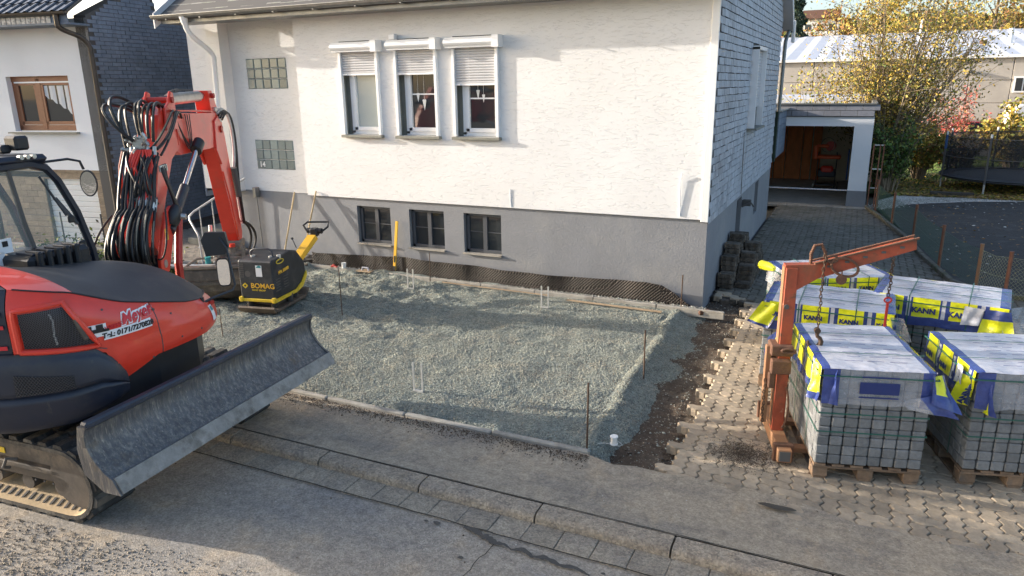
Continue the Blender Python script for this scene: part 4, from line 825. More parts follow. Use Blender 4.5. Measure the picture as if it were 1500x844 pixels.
# pack 2: right foreground
P2, F2 = pack((1.05, 6.40), 15.5, .84, 1.0, 1.0, .30, clear_pat, label_pat(.31, .22, .01, .225, .03), lp, 21, 'wrapped pack of grey paving blocks at the right edge, yellow film flap on near corner')
for k in range(3): kann(P2, F2, .86 - k * .31, .855, .066, 'left', .05)
gflap(P2, (-.06, .14, .96), (.10, -.03, .92), (-.12, .16, .70), (.17, -.05, .64), lambda u, v: 1 if u > .86 or v < .06 else 0, seed=13, name='film_corner', amp=.028)
txt('ANN', .07, frame((-.055, .04, .78), (.25, -.30, .95), (-.9, -.2, .3)), F2, 'lettering', 'print_blue', bold=.004)
gflap(P2, (-.05, .25, .99), (-.05, .13, .99), (-.055, .25, .83), (-.06, .13, .84), lambda u, v: 2, seed=15, amp=.008, name='paper_tag')
# pack 3: behind the fork
P3, F3 = pack((-.735, 7.86), -1.5, 1.24, .84, .99, .30, lp, lpL, lp, 31, 'long wrapped pack of grey paving blocks behind the orange lifting fork mast')
for k in range(4): kann(P3, F3, .155 + k * .34, .87, .062)
gflap(P3, (-.02, -.03, .99), (.20, -.04, .97), (-.16, -.06, .76), (.06, -.07, .70), lambda u, v: 1 if v > .86 or u > .9 else 0, seed=17, name='film_corner')
gflap(P3, (1.12, -.03, .97), (1.32, -.02, .97), (1.16, -.08, .70), (1.42, -.03, .74), lambda u, v: 0 if u < .4 else 3, seed=19, name='film_corner')
# pack 4: right rear
P4, F4 = pack((.33, 8.62), -9, 1.24, .84, 1.0, .30, lp, lpL, clear_pat, 41, 'wrapped pack of grey paving blocks with two large yellow labels, beside the wire fence')
for k in range(3): kann(P4, F4, .155 + k * .34, .875, .078)
gflap(P4, (1.04, -.03, .98), (1.26, -.04, .98), (1.0, -.06, .72), (1.32, -.08, .74), lambda u, v: 0 if v > .4 else 1, seed=23, name='film_corner')
gflap(P4, (1.2, -.03, 1.0), (1.42, .3, 1.0), (1.22, -.08, .72), (1.48, .2, .74), lambda u, v: 3, seed=25, name='film_corner')
gflap(P4, (.86, -.05, .99), (1.03, -.05, .98), (.84, -.06, .79), (1.0, -.065, .80), lambda u, v: 2, seed=26, amp=.008, name='paper_tag')
# pack 5: farthest
P5, F5 = pack((-.50, 9.03), 27, 1.2, .9, .96, .26, lp, lambda s, t, L, l: 3 if t > .05 else 2, lp, 51, 'farthest wrapped pack of paving blocks, bare sided with a rolled yellow film end')
b = MB(); b.tube([(-.06, .98, .90), (-.03, .80, .92), (-.03, .62, .93)], .075, 12, rr=[.062, .058, .03]); b.build('film_roll', 'film_yellow', P5, smooth=True)
for k in range(3): kann(P5, F5, .155 + k * .34, .84, .062)

# ================================================================== ORANGE LIFTING FORK
A = R(15.5); fk = thing('lifting_fork', (-.42, 6.55, 0), 'orange steel pallet lifting fork with chain, hook and long top arm over the nearest pack', 'lifting fork', rot=A)
b = MB(); b.box((0, 0, .92), (.108, .125, 1.56), bev=.008); bevel(b.build('mast', 'orange_paint', fk), .003)
MB().box((-.058, 0, .95), (.008, .1, 1.5)).build('mast_strip', 'orange_dull', fk)
b = MB(); b.prism([(-.054, 1.60), (.054, 1.50), (.22, 1.61), (.975, 1.885), (.965, 1.968), (.18, 1.73), (-.054, 1.72)], -.05, .05, 'xz'); b.build('arm', 'orange_paint', fk)
b = MB(); 
for s in (-1, 1): b.prism([(.18, 1.735), (.98, 1.975), (.98, 1.99), (.18, 1.75)], s * .055 - .012, s * .055 + .012, 'xz')
b.build('arm_flange', 'rust', fk)
for k in range(5): MB().box((.30 + k * .14, -.052, 1.72 + k * .045), (.035, .01, .018), M=None).build('arm_slot', 'joint_dark', fk)
b = MB(); b.cyl((-.02, -.075, 1.35), (-.02, .0, 1.35), .022, 12); b.build('pin_hole', 'joint_dark', fk)
b = MB(); b.box((-.03, -.02, .95), (.19, .19, .10), bev=.01); b.box((-.03, -.06, .80), (.17, .14, .13), bev=.01); b.box((-.1, -.1, .67), (.06, .05, .15), bev=.01); b.build('sliding_collar', 'rust', fk)
b = MB(); b.tube([(.02 + .06 * math.cos(a), -.13, .96 + .02 * math.sin(a)) for a in [k * .52 for k in range(13)]], .011, 6); b.tube(bez((.04, -.08, .60), (.07, -.12, .5), (.08, -.12, .3), (.03, -.09, .2), 8), .009, 6); b.build('handle_rod', 'rust', fk)
MB().box((-.13, -.02, .6), (.05, .06, .75), bev=.006).build('rear_strut', 'orange_dull', fk)
b = MB(); b.box((0, .06, .10), (.12, 1.02, .12), bev=.006); b.build('cross_beam', 'orange_dull', fk)
for y in (-.36, .52):
    MB().box((-.0, y, .10), (.17, .05, .17), bev=.006).build('beam_clamp', 'rust', fk); MB().box((.45, y * .62, .075), (1.0, .09, .045)).build('fork_tine', 'orange_dull', fk)
MB().box((0, -.452, .10), (.09, .01, .09)).build('beam_end', 'joint_dark', fk, M=T(0, -.0, 0)); MB().tube([(-.055, -.37, .18), (.065, -.37, .18), (.065, -.37, .05)], .008, 5).build('clamp_bolt', 'rust_dark', fk)
def ring(b, c, rx_, rz_, r, nrm='y', n=20, tilt=0.):
    c = Vector(c); pts = []
    for k in range(n + 1):
        a = 2 * math.pi * k / n; u, v = rx_ * math.cos(a), rz_ * math.sin(a); u, v = u * math.cos(tilt) - v * math.sin(tilt), u * math.sin(tilt) + v * math.cos(tilt)
        pts.append(c + (Vector((u, 0, v)) if nrm == 'y' else Vector((0, u, v)) if nrm == 'x' else Vector((u, v, 0))))
    b.tube(pts, r, 6, cap=False)
b = MB(); b.tube([(.16, 0, 1.70), (.155, 0, 1.82), (.18, 0, 1.89), (.235, 0, 1.90), (.27, 0, 1.83), (.29, 0, 1.74)], .014, 8); b.build('lifting_eye', 'rust', fk, smooth=True)
b = MB(); ring(b, (.42, -.07, 1.72), .115, .075, .012, tilt=-.35); ring(b, (.31, -.075, 1.79), .045, .03, .01); b.build('shackle', 'rust', fk, smooth=True)
b = MB(); b.cyl((.40, -.08, 1.615), (.40, -.088, 1.615), .045, 16); b.tube([(.4, -.08, 1.7), (.4, -.085, 1.65)], .006, 5); b.build('tag_disc', 'rust', fk)
def chain(P, top_, n, mat_='rust_dark', ln=.030, par=None):
    me1 = MB(); ring(me1, (0, 0, 0), .011, ln * .72, .0042, n=10); m1 = me1.mesh('chain_link', mat_); me2 = MB(); ring(me2, (0, 0, 0), .011, ln * .72, .0042, 'x', n=10); m2 = me2.mesh('chain_link', mat_)
    for k in range(n): put('chain_link', (m1, m2)[k % 2], P, (top_[0] + .004 * math.sin(k), top_[1], top_[2] - k * ln))
chain(fk, (.25, -.085, 1.82), 22)
b = MB(); b.tube([(.25, -.085, 1.17), (.252, -.085, 1.12)] + [(.235 + .055 * math.cos(a), -.085, 1.045 + .055 * math.sin(a)) for a in [1.2, .7, .1, -.5, -1.1, -1.7, -2.3, -2.9, -3.3]], .016, 8, rr=[.02, .018, .016, .019, .022, .024, .024, .022, .018, .013, .008]); b.cyl((.25, -.105, 1.15), (.25, -.065, 1.15), .026); b.build('hook', 'rust_dark', fk, smooth=True)
chain(fk, (.80, -.06, 1.80), 13, ln=.026)
b = MB(); ring(b, (.80, -.06, 1.44), .028, .022, .008); b.box((.80, -.06, 1.31), (.022, .014, .22), bev=.004); b.build('red_strap', 'red_dark', fk)
chain(fk, (-.15, -.09, .66), 16, ln=.028)

# ================================================================== LOOSE STACK OF OLD PAVERS BY THE HOUSE WALL
OPM = MB(); g = paver_geo(2, 1); OPM.add(g[0], g[1]); OPM.f.append(tuple(reversed(range(18)))); OPM.mi.append(0); me_op = OPM.mesh('old_paver', 'old_paver')
GRP = 'old interlocking pavers stacked along the basement wall'; LB = 'dirty old interlocking paver in the stack along the side wall of the house'
def oldp(x, y, z, rot=(0, 0, 0)):
    o = put('old_paver', me_op, None, (x, y, z), label=LB, cat='paver', group=GRP); o.rotation_euler = rot; o.scale = (.96, .955, .90)
HT = [[3, 6, 8, 7, 9, 8, 8], [1, 4, 6, 5, 7, 6, 4]]
for ci, cx in enumerate((-1.74, -1.485)):
    for cj in range(7):
        for k in range(HT[ci][cj]):
            oldp(cx + rr.uniform(-.012, .012) - .0 * k, 11.80 + cj * .118 * 2.02 + rr.uniform(-.008, .008) + (.112 if ci else 0), .082 + k * .0812, (rr.uniform(-.012, .012), rr.uniform(-.012, .012), rr.uniform(-.07, .07)))
            if k % 1 == 0: oldp(cx + rr.uniform(-.012, .012), 11.80 + cj * .118 * 2.02 + .119 + (.112 if ci else 0) + rr.uniform(-.006, .006), .082 + k * .0812, (rr.uniform(-.012, .012), rr.uniform(-.012, .012), rr.uniform(-.04, .04)))
for (x, y) in ((-1.6, 11.25), (-1.42, 11.3), (-1.3, 11.22), (-1.76, 11.35), (-1.52, 11.5), (-1.75, 11.6), (-1.3, 11.55), (-1.15, 10.98), (-1.25, 10.8)): oldp(x, y, -.04 + rr.uniform(0, .03), (rr.uniform(-.1, .1), rr.uniform(-.1, .1), rr.uniform(-.5, .5)))
br = thing('broken_brick', (-1.80, 10.35, -.03), 'reddish broken brick lying at the corner of the house', 'brick'); o = MB().box((0, 0, .03), (.18, .11, .07), bev=.015).build('brick', 'rust', br, rot=.5)

# ================================================================== WIRE FENCE BY THE DRIVEWAY
fe = thing('wire_fence', (1.54, 14.73, 0), 'low green wire mesh fence on rusty posts along the driveway kerb', 'fence'); fp = [(3.2, 12.55), (2.25, 12.72), (1.93, 13.18), (1.54, 14.73), (1.24, 17.05), (.89, 18.73), (.58, 21.1)]
for i, p in enumerate(fp): MB().cyl((p[0] - 1.54, p[1] - 14.73, -.05), (p[0] - 1.54, p[1] - 14.73, .74), .027, 12).cyl((p[0] - 1.54, p[1] - 14.73, .735), (p[0] - 1.54, p[1] - 14.73, .755), .031, 12).build('post', 'orange_dull' if i == 2 else 'post_rust', fe, smooth=True)
for a, c in zip(fp, fp[1:]):
    L = math.dist(a, c); n = int(L / .055); b = MB(); near = a[1] < 13
    P_ = lambda s, z: (a[0] - 1.54 + (c[0] - a[0]) * s / L, a[1] - 14.73 + (c[1] - a[1]) * s / L, .64 * (1 - .06 * math.sin(math.pi * s / L)) * z + .02)
    for k in range(-10, n + 1):
        for sg_ in (1, -1):
            pts = []
            for j in range(21):
                s = (k + (j / 2 if sg_ > 0 else 10 - j / 2)) * L / n + (.004 if j % 2 else -.004)
                if -.001 <= s <= L + .001: pts.append(P_(s, j / 20))
            if len(pts) > 1: b.tube(pts, .0016, 3, cap=False)
    b.tube([P_(0, 1), P_(L / 2, 1), P_(L, 1)], .002, 4).tube([P_(0, .5), P_(L / 2, .5), P_(L, .5)], .002, 4)
    b.build('wire_mesh', 'fence_yellow' if near else 'fence_green', fe)

# ================================================================== RODS, HOLDERS, TOOLS ON THE GRAVEL
for (x, y, h, lb, wd) in ((-6.66, 8.13, .69, 'thin rusty steel rod standing in the gravel just right of the vibrating plate', .007), (-6.33, 10.08, .57, 'thin steel rod standing below the middle cellar window', .007), (-2.14, 10.35, .53, 'rusty steel rod standing at the right end of the basement wall', .009), (-1.97, 7.66, .55, 'rusty steel rod standing on the right edge of the gravel, middle of the slope', .009), (-1.975, 5.71, .67, 'dark steel rod standing at the front corner of the gravel beside the string reel', .009), (-7.6, 6.74, .40, 'short thin steel rod standing in front of the vibrating plate', .007)):
    t = thing('steel_rod', (x, y, 0), lb, 'rod'); MB().cyl((0, 0, -.1), (rr.uniform(-.01, .01), 0, h), wd, 8).build('rod', 'rust_dark', t, smooth=True)
for (x, y, lb) in ((-6.52, 9.77, 'two pronged grey edging pin in the gravel near the yellow spirit level'), (-4.04, 9.64, 'two pronged grey edging pin in the gravel below the right cellar window'), (-4.12, 6.215, 'two pronged pale pin with a metal foot in the middle of the sunlit gravel')):
    t = thing('edging_pin', (x, y, 0), lb, 'pin')
    for s in (-1, 1): MB().box((s * .055, 0, .165), (.02, .012, .35)).build('prong', 'galvanized', t)
    MB().box((0, 0, .012), (.13, .035, .018)).build('foot', 'galvanized', t)
lv = thing('spirit_level', (-7.38, 10.56, .06), 'long yellow spirit level leaning on the basement wall between two cellar windows', 'spirit level')
lv.rotation_euler = (R(-4), R(4.5), 0); MB().box((0, 0, .44), (.055, .022, .9), bev=.003).build('body', 'level_yellow', lv); MB().box((0, -.012, .2), (.03, .004, .12)).build('vial_window', 'glass_dark', lv); MB().box((0, -.012, .03), (.05, .004, .08)).build('print_patch', 'print_black', lv)
cp = thing('cup', (-8.35, 10.35, .05), 'small white cup standing on the edging behind the gravel', 'cup'); MB().cyl((0, 0, 0), (0, 0, .1), .035, 14, r2=.045).build('cup', 'white_paint', cp, smooth=True)
tr = thing('plastering_float', (-7.85, 10.32, .05), 'pale wooden float with a curved handle lying on the edging', 'float'); MB().box((0, 0, 0), (.3, .13, .015)).build('board', 'timber', tr); MB().tube([(-.07, 0, .01), (-.06, 0, .06), (.06, 0, .06), (.07, 0, .01)], .015, 8).build('handle', 'film_light', tr)
rg = thing('red_glove', (-8.62, 10.38, .04), 'small crumpled red work glove on the edging', 'glove'); b = MB(); b.tube([(-.05, 0, 0), (0, .01, .02), (.05, 0, .01)], .03, 8, rr=[.02, .035, .02]); [b.tube([(.03, .012 * k - .02, .01), (.09, .02 * k - .03, .005)], .009, 6) for k in range(4)]; b.build('glove', 'red_dark', rg, smooth=True)
sp = thing('string_reel', (-1.80, 5.98, -.03), 'white reel of mason string with a loose loop on the soil beside the front rod', 'reel')
MB().cyl((0, 0, 0), (0, 0, .012), .045, 18).cyl((0, 0, .085), (0, 0, .097), .045, 18).build('flange', 'white_paint', sp, smooth=True); MB().cyl((0, 0, .01), (0, 0, .087), .036, 18).build('winding', 'string', sp, smooth=True)
sp.scale = (.85, .85, .85)
MB().tube([(-.17, -.1, .02), (-.08, -.07, .03), (0, -.06, .02), (.08, -.05, .015), (.1, -.01, .015), (.06, .02, .02), (.03, .0, .05)], .0025, 5).build('loose_string', 'string', sp)

for (x0, x1, z1, lb) in ((-9.78, -9.60, 1.36, 'wooden broom handle leaning on the grey wall, left of two'), (-9.32, -9.08, 1.40, 'wooden tool handle leaning on the wall corner, right of two')):
    t = thing('broom', (x0, 10.3, 0), lb, 'broom'); MB().tube([(0, 0, 0), (x1 - x0, .32, z1)], .016, 8).build('handle', 'handle_wood', t, smooth=True); MB().box((0, 0, .03), (.3, .05, .07)).build('head', 'bucket_steel', t)
# string line pegs
# ================================================================== VIBRATING PLATE
vp = thing('vibrating_plate', (-8.17, 7.66, .01), 'black and yellow vibrating plate compactor standing on the gravel', 'plate compactor', rot=R(12))
b = MB(); b.prism([(-.02, .02), (.06, 0), (.56, 0), (.62, .03), (.62, .07), (.0, .07), (-.03, .05)], -.02, .84, 'xz'); bp_ = b.build('base_plate', 'baseplate', vp); bevel(bp_, .01)
MB().prism([(-.10, .10), (-.04, .02), (-.02, .02), (-.02, .07), (-.07, .12)], .0, .6, 'yz').prism([(.84, .02), (.95, .09), (.98, .15), (.93, .13), (.84, .07)], .0, .6, 'yz').build('base_lip', 'baseplate', vp)
b = MB(); b.prism([(.0, .21), (.78, .21), (.95, .42), (.93, .60), (.72, .82), (.55, .86), (.02, .81), (.0, .78)], .02, .58, 'yz'); hd_ = b.build('housing', 'compactor_black', vp); bevel(hd_, .02, 3)
MB().box((.30, -.005, .20), (.62, .03, .045), bev=.006).prism([(-.02, .175), (.60, .175), (.80, .22), (.94, .36), (.94, .44), (.78, .30), (.60, .225), (-.02, .225)], .585, .605, 'yz').build('yellow_frame', 'yellow_paint', vp)
for x in (.03, .57): MB().box((x, -.01, .21), (.055, .05, .08), bev=.008).build('frame_lug', 'yellow_paint', vp)
for x, y in ((.1, .1), (.5, .1), (.1, .7), (.5, .7), (.56, .45)): MB().cyl((x, y, .07), (x, y, .20), .05, 12).build('rubber_mount', 'rubber', vp, smooth=True)
MB().box((.3, .4, .13), (.42, .5, .12), bev=.02).build('exciter', 'baseplate', vp)
MB().tube([(.12, .2, .80), (.13, .2, .90), (.17, .2, .93), (.44, .2, .94), (.48, .2, .91), (.49, .2, .81)], .014, 8).build('lifting_handle', 'steel_dark', vp, smooth=True)
MB().cyl((.16, .2, .8), (.16, .2, .84), .035).cyl((.46, .2, .8), (.46, .2, .84), .035).cyl((.56, .25, .8), (.56, .25, .85), .03).build('filler_cap', 'galvanized', vp, smooth=True)
MB().cyl((.17, .022, .60), (.17, -.002, .60), .048, 18).build('exhaust_port', 'joint_dark', vp); 
for i in range(4):
    for j in range(7): MB().box((.035 + i * .022, .0, .55 + j * .032), (.016, .008, .022)).build('vent_slot', 'joint_dark', vp)
MB().box((.36, -.001, .65), (.10, .004, .17)).build('sticker', 'sticker_white', vp); MB().prism([(.32, .70), (.40, .70), (.40, .73), (.36, .735), (.33, .715)], -.006, -.004, 'xz').build('sticker_print', 'sticker_teal', vp)
MV = lambda x, z: frame((x, -.004, z), (1, 0, 0), (0, 0, 1))
txt('BOMAG', .105, MV(.40, .42), vp, 'lettering', 'level_yellow', bold=.002, sx=1.05); txt('FAYAT GROUP', .034, MV(.33, .355), vp, 'lettering', 'yellow_paint', bold=.001)
b = MB(); b.prism([(.06, .42), (.11, .465), (.16, .42), (.11, .375)], -.006, -.003, 'xz'); b.build('logo', 'yellow_paint', vp); MB().prism([(.09, .42), (.11, .44), (.13, .42), (.11, .40)], -.009, -.005, 'xz').build('logo_centre', 'compactor_black', vp)
txt('BPR 100/80', .062, frame((.586, .30, .60), (0, 1, .08), (0, 0, 1)), vp, 'lettering', 'level_yellow', bold=.004, sx=1.0)
b = MB(); ring(b, (.588, .22, .76), .10, .03, .008, 'x'); b.build('badge', 'yellow_paint', vp)
for i in range(2):
    for j in range(5): MB().box((.585, .12 + i * .22, .34 + j * .042), (.008, .13, .012), M=None).build('louvre', 'joint_dark', vp)
# drawbar handle
HB = T(.19, .44, -.07)
MB().prism([(.74, .62), (.83, .56), (1.48, .84), (1.40, .92)], .42, .56, 'yz').build('drawbar', 'level_yellow', vp); MB().box((.31, 1.05, 1.02), (.13, .12, .14), bev=.02).cyl((.18, 1.06, 1.04), (.44, 1.06, 1.04), .045).build('handle_hub', 'black_plastic', vp, M=HB)
MB().tube([(.45, 1.06, 1.04), (.52, 1.12, 1.10), (.50, 1.2, 1.17), (.16, 1.12, 1.17), (.10, 1.08, 1.12), (.16, 1.06, 1.04)], .017, 8).build('handlebar', 'black_plastic', vp, smooth=True, M=HB); MB().tube([(.24, .86, .84), (.16, .9, .98)], .008, 6).cyl((.16, .9, .97), (.155, .9, 1.0), .022).build('lever', 'steel_dark', vp, M=T(.15, .2, -.07))
# ================================================================== EXCAVATOR
# local frame: x = track travel direction = right side of the upper body, y = front of the upper body
ex = thing('excavator', (-6.3, 3.95, -.05), 'red compact crawler excavator with black hood, dozer blade and hose covered boom', 'excavator', rot=R(5))
ZB = .05
def track(y0, y1):
    tk = put('track', None, ex); x0, x1, r_, zc = -1.62, .86, .335, .335
    def loop(r):
        o = [(x0 + (x1 - x0) * k / 14, zc - r) for k in range(15)] + [(x1 + r * math.sin(a), zc - r * math.cos(a)) for a in [math.pi * k / 12 for k in range(1, 12)]] + [(x1 - (x1 - x0) * k / 14, zc + r) for k in range(15)] + [(x0 - r * math.sin(a), zc + r * math.cos(a)) for a in [math.pi * k / 12 for k in range(1, 12)]]
        return o
    A_, B_ = loop(r_ - .03), loop(r_ - .065); n = len(A_); b = MB()
    vs = [(x, y0, z) for x, z in A_] + [(x, y1, z) for x, z in A_] + [(x, y0, z) for x, z in B_] + [(x, y1, z) for x, z in B_]; fs = []; mi = []
    for i in range(n):
        j = (i + 1) % n; fs += [(i, i + n, j + n, j), (i, j, j + 2 * n, i + 2 * n), (i + n, i + 3 * n, j + 3 * n, j + n)]; b.v = vs
        fs.append((i + 2 * n, j + 2 * n, j + 3 * n, i + 3 * n))
    b.f = fs; b.mi = [0 if k % 4 < 3 else 1 for k in range(len(fs))]; b.build('belt', ['rubber', 'track_dust'], tk, smooth=50)
    per = 2 * (x1 - x0) + 2 * math.pi * r_; nl = 44
    lug = MB(); lug.prism([(-.055, -.005), (.055, -.005), (.038, .032), (-.038, .032)], -(y1 - y0) / 2 + .01, -.02, 'xz').prism([(-.055 + .03, -.005), (.055 + .03, -.005), (.038 + .03, .03), (-.038 + .03, .03)], .0, (y1 - y0) / 2 - .01, 'xz'); me_l = lug.mesh('tread_lug', 'rubber_lug'); slot = MB().box((0, 0, 0), (.02, .10, .006)).mesh('belt_slot', 'joint_dark')
    for k in range(nl):
        d_ = per * k / nl; r = r_ - .03; S = x1 - x0
        if d_ < S: x, z, an = x0 + d_, zc - r, math.pi
        elif d_ < S + math.pi * r_: a = (d_ - S) / r_; x, z, an = x1 + r * math.sin(a), zc - r * math.cos(a), math.pi - a
        elif d_ < 2 * S + math.pi * r_: x, z, an = x1 - (d_ - S - math.pi * r_), zc + r, 0
        else: a = (d_ - 2 * S - math.pi * r_) / r_; x, z, an = x0 - r * math.sin(a), zc + r * math.cos(a), -a
        o = put('tread_lug', me_l, tk, (x, (y0 + y1) / 2, z)); o.rotation_euler = (0, an, 0)
        if d_ < S:
            for s in (0, .5): q = put('belt_slot', slot, tk, (x + s * per / nl, y0 + .11, zc - r_ + .068)); q.rotation_euler = (0, 0, .5)
    ym = (y0 + y1) / 2; f = MB(); f.prism([(x0 - .12, .22), (x1 + .05, .21), (x1 + .17, .28), (x1 + .04, .50), (x0, .54), (x0 - .15, .4)], ym - .07, ym + .14, 'xz'); f.box((-.4, ym, .34), (2.2, .24, .05)); bevel(f.build('track_frame', 'track_frame', tk), .01)
    for k in range(6): MB().cyl((x0 + .3 + k * .38, ym - .05, .15), (x0 + .3 + k * .38, ym + .16, .15), .07, 14).build('track_roller', 'track_frame', tk, smooth=True)
    MB().cyl((x1, ym - .12, zc), (x1, ym + .12, zc), .26, 24).build('idler_wheel', 'track_frame', tk, smooth=True); MB().cyl((x0, ym - .12, zc), (x0, ym + .12, zc), .25, 24).build('drive_sprocket', 'track_frame', tk, smooth=True)
    MB().box((-.02, ym - .075, .42), (.10, .004, .05)).build('warning_sticker', 'yellow_paint', tk); MB().tube([(.12, ym - .12, .30), (.12, ym - .17, .33), (.18, ym - .17, .42), (.24, ym - .12, .40)], .014, 6).build('tie_loop', 'joint_dark', tk)
    for k in range(5): MB().cyl((.4 + k * .1, ym - .12, .24), (.4 + k * .1, ym - .113, .24), .009, 8).build('bolt', 'joint_dark', tk)
track(-1.0, -.56); track(.74, 1.18)
b = MB(); b.box((-.35, .09, .42), (1.5, 1.5, .22), bev=.03); b.cyl((0, .0, .5), (0, 0, .72), .5, 28); b.build('undercarriage', 'track_frame', ex)
for s in (-.45, .62): MB().prism([(.2, .34), (1.35, .46), (1.42, .58), (.2, .54)], s - .06, s + .06, 'xz').build('blade_arm', 'navy_plastic', ex)
MB().box((.75, .1, .52), (.5, .9, .14), bev=.02).build('undercarriage_cover', 'navy_plastic', ex); MB().tube(bez((.4, -.2, .6), (.8, -.2, .85), (.9, .0, .8), (1.25, .05, .62), 8), .02, 8).tube(bez((.4, .3, .6), (.7, .3, .8), (.9, .25, .7), (1.25, .2, .6), 8), .02, 8).build('blade_hose', 'hose', ex, smooth=True)
MB().cyl((.5, .1, .58), (1.35, .1, .64), .05).build('blade_cylinder', 'navy_plastic', ex, smooth=True)
# dozer blade
Y0, Y1 = -1.13, 1.56; TW = .0
def curve(n=10):
    o = []
    for k in range(n + 1): t = k / n; o.append((1.585 - .21 * math.sin(math.pi * (.12 + .60 * t)) + .06 * (1 - t) - .02 * t, .60 + .37 * t))
    return o
cv = curve(); edge = [(1.66, .47), (1.60, .585)]
bl = put('dozer_blade', None, ex)
b = MB(); pr = [(1.625, .53)] + cv; n = len(pr)
back_ = [(x - .035, z) for x, z in pr]; b.prism(pr + back_[::-1], Y0, Y1, 'xz'); b.build('mouldboard', 'blade_steel', bl, smooth=35)
MB().prism([(1.655, .49), (1.67, .497), (1.605, .61), (1.58, .60)], Y0 - .004, Y1 + .004, 'xz').build('cutting_edge', 'blade_edge', bl)
for y in (Y0 - .022, Y1): MB().prism([(1.66, .485), (1.60, .60)] + [(x + .012, z) for x, z in cv[1:]] + [(cv[-1][0] + .03, .985), (cv[-1][0] - .06, .985), (1.30, .80), (1.33, .60), (1.50, .485)], y, y + .022, 'xz').build('end_plate', 'blade_steel', bl)
xt, zt = cv[-1]; MB().box((xt - .01, (Y0 + Y1) / 2, zt + .02), (.075, Y1 - Y0 + .03, .055), bev=.015).build('top_rail', 'blade_dark', bl)
MB().box((1.34, .2, .74), (.06, 2.1, .08)).build('rear_rib', 'blade_dark', bl); MB().box((xt - .01, Y0 - .03, zt - .10), (.03, .006, .08)).build('rail_slot', 'joint_dark', bl)
# ---- upper body
up = put('upper_body', None, ex)
OUT = [(-.3, .90), (.25, .88), (.80, .82), (1.03, .62), (1.13, .40), (1.17, .15), (1.175, -.15), (1.15, -.42), (1.09, -.64), (.96, -.85), (.74, -1.02), (.45, -1.16), (.1, -1.25), (-.3, -1.27), (-.75, -1.13), (-1.1, -.75)]
SL = [0]
for p, q in zip(OUT, OUT[1:]): SL.append(SL[-1] + math.dist(p, q))
def cr(s):
    s = max(0, min(SL[-1] - 1e-6, s)); i = max(k for k in range(len(SL)) if SL[k] <= s); i = min(i, len(OUT) - 2); t = (s - SL[i]) / (SL[i + 1] - SL[i]); P = [Vector(OUT[max(0, min(len(OUT) - 1, i + k))]) for k in (-1, 0, 1, 2)]
    return .5 * ((2 * P[1]) + (-P[0] + P[2]) * t + (2 * P[0] - 5 * P[1] + 4 * P[2] - P[3]) * t * t + (-P[0] + 3 * P[1] - 3 * P[2] + P[3]) * t ** 3)
SO = .55   # arc length offset of the outline start
def nrm2(s): a, c = cr(s - .02), cr(s + .02); d_ = (c - a).normalized(); return Vector((-d_.y, d_.x))
S_ = lambda k: SO + k
def zlow(s):   # s in measured units (0 at (.25,.85))
    return float(np.interp(s, [.6, 1.1, 1.7, 2.05, 2.12, 2.3, 2.7, 5], [1.20, 1.12, 1.13, 1.00, 1.28, 1.345, 1.36, 1.36]))
def ztop(s): return float(np.interp(s, [.2, .75, 1.0, 1.25, 1.9, 2.3, 2.7, 5], [1.42, 1.40, 1.41, 1.45, 1.63, 1.79, 1.85, 1.86]))
def sp(s, z, out=0.):
    p = cr(S_(s)); n_ = nrm2(S_(s)); zt_ = ztop(s); k = max(0, (z - (zt_ - .22)) / .22); ins = .085 * k * k + (.05 * max(0, (1.18 - z)) / .2 if z < 1.18 and s < 2.12 else 0); cre = .014 / (1 + math.exp(min(60, (z - (1.285 + .05 * (2.1 - s))) * 140))) * min(1, max(0, (2.2 - s) * 6)); q = p + n_ * (out - ins + cre); return Vector((q.x, q.y, z + ZB))
def shell(s0, s1, zl, zt_, nx, nz, out=0., mi=0):
    b = MB(); b.grid(nx, nz, lambda u, v: sp(s0 + (s1 - s0) * u, zl(s0 + (s1 - s0) * u) * (1 - v) + zt_(s0 + (s1 - s0) * u) * v, out)); return b
shell(.55, 1.655, zlow, ztop, 24, 12).build('front_corner_panel', 'red_paint', up, smooth=50)
shell(1.665, 2.74, zlow, ztop, 30, 12).build('engine_door', 'red_paint', up, smooth=50)
shell(2.75, 4.6, lambda s: 1.36, ztop, 24, 10, -.005).build('rear_hood', 'navy_plastic', up, smooth=50)
# raised crease on the engine door
# counterweight bumper, bulging
def bz(v): return .76 + .62 * v
b = MB()
def bump_fn(u, v):
    s = 2.0 + 2.7 * u; z1 = float(np.interp(s, [2.0, 2.08, 2.2, 2.4, 5], [1.08, 1.22, 1.335, 1.37, 1.38])); z0 = float(np.interp(s, [2.0, 2.15, 2.4, 2.8, 5], [.92, .86, .78, .74, .74])); z = z0 + (z1 - z0) * v
    p = cr(S_(s)); n_ = nrm2(S_(s)); o_ = .055 * math.sin(math.pi * min(1, v * 1.05)) ** .5 + .01 - (.03 if .42 < v < .47 else 0); o_ *= min(1, (s - 2.0) / .12 + .25); q = p + n_ * o_; return (q.x, q.y, z + ZB)
b.grid(54, 22, bump_fn); b.build('counterweight', 'navy_plastic', up, smooth=60)
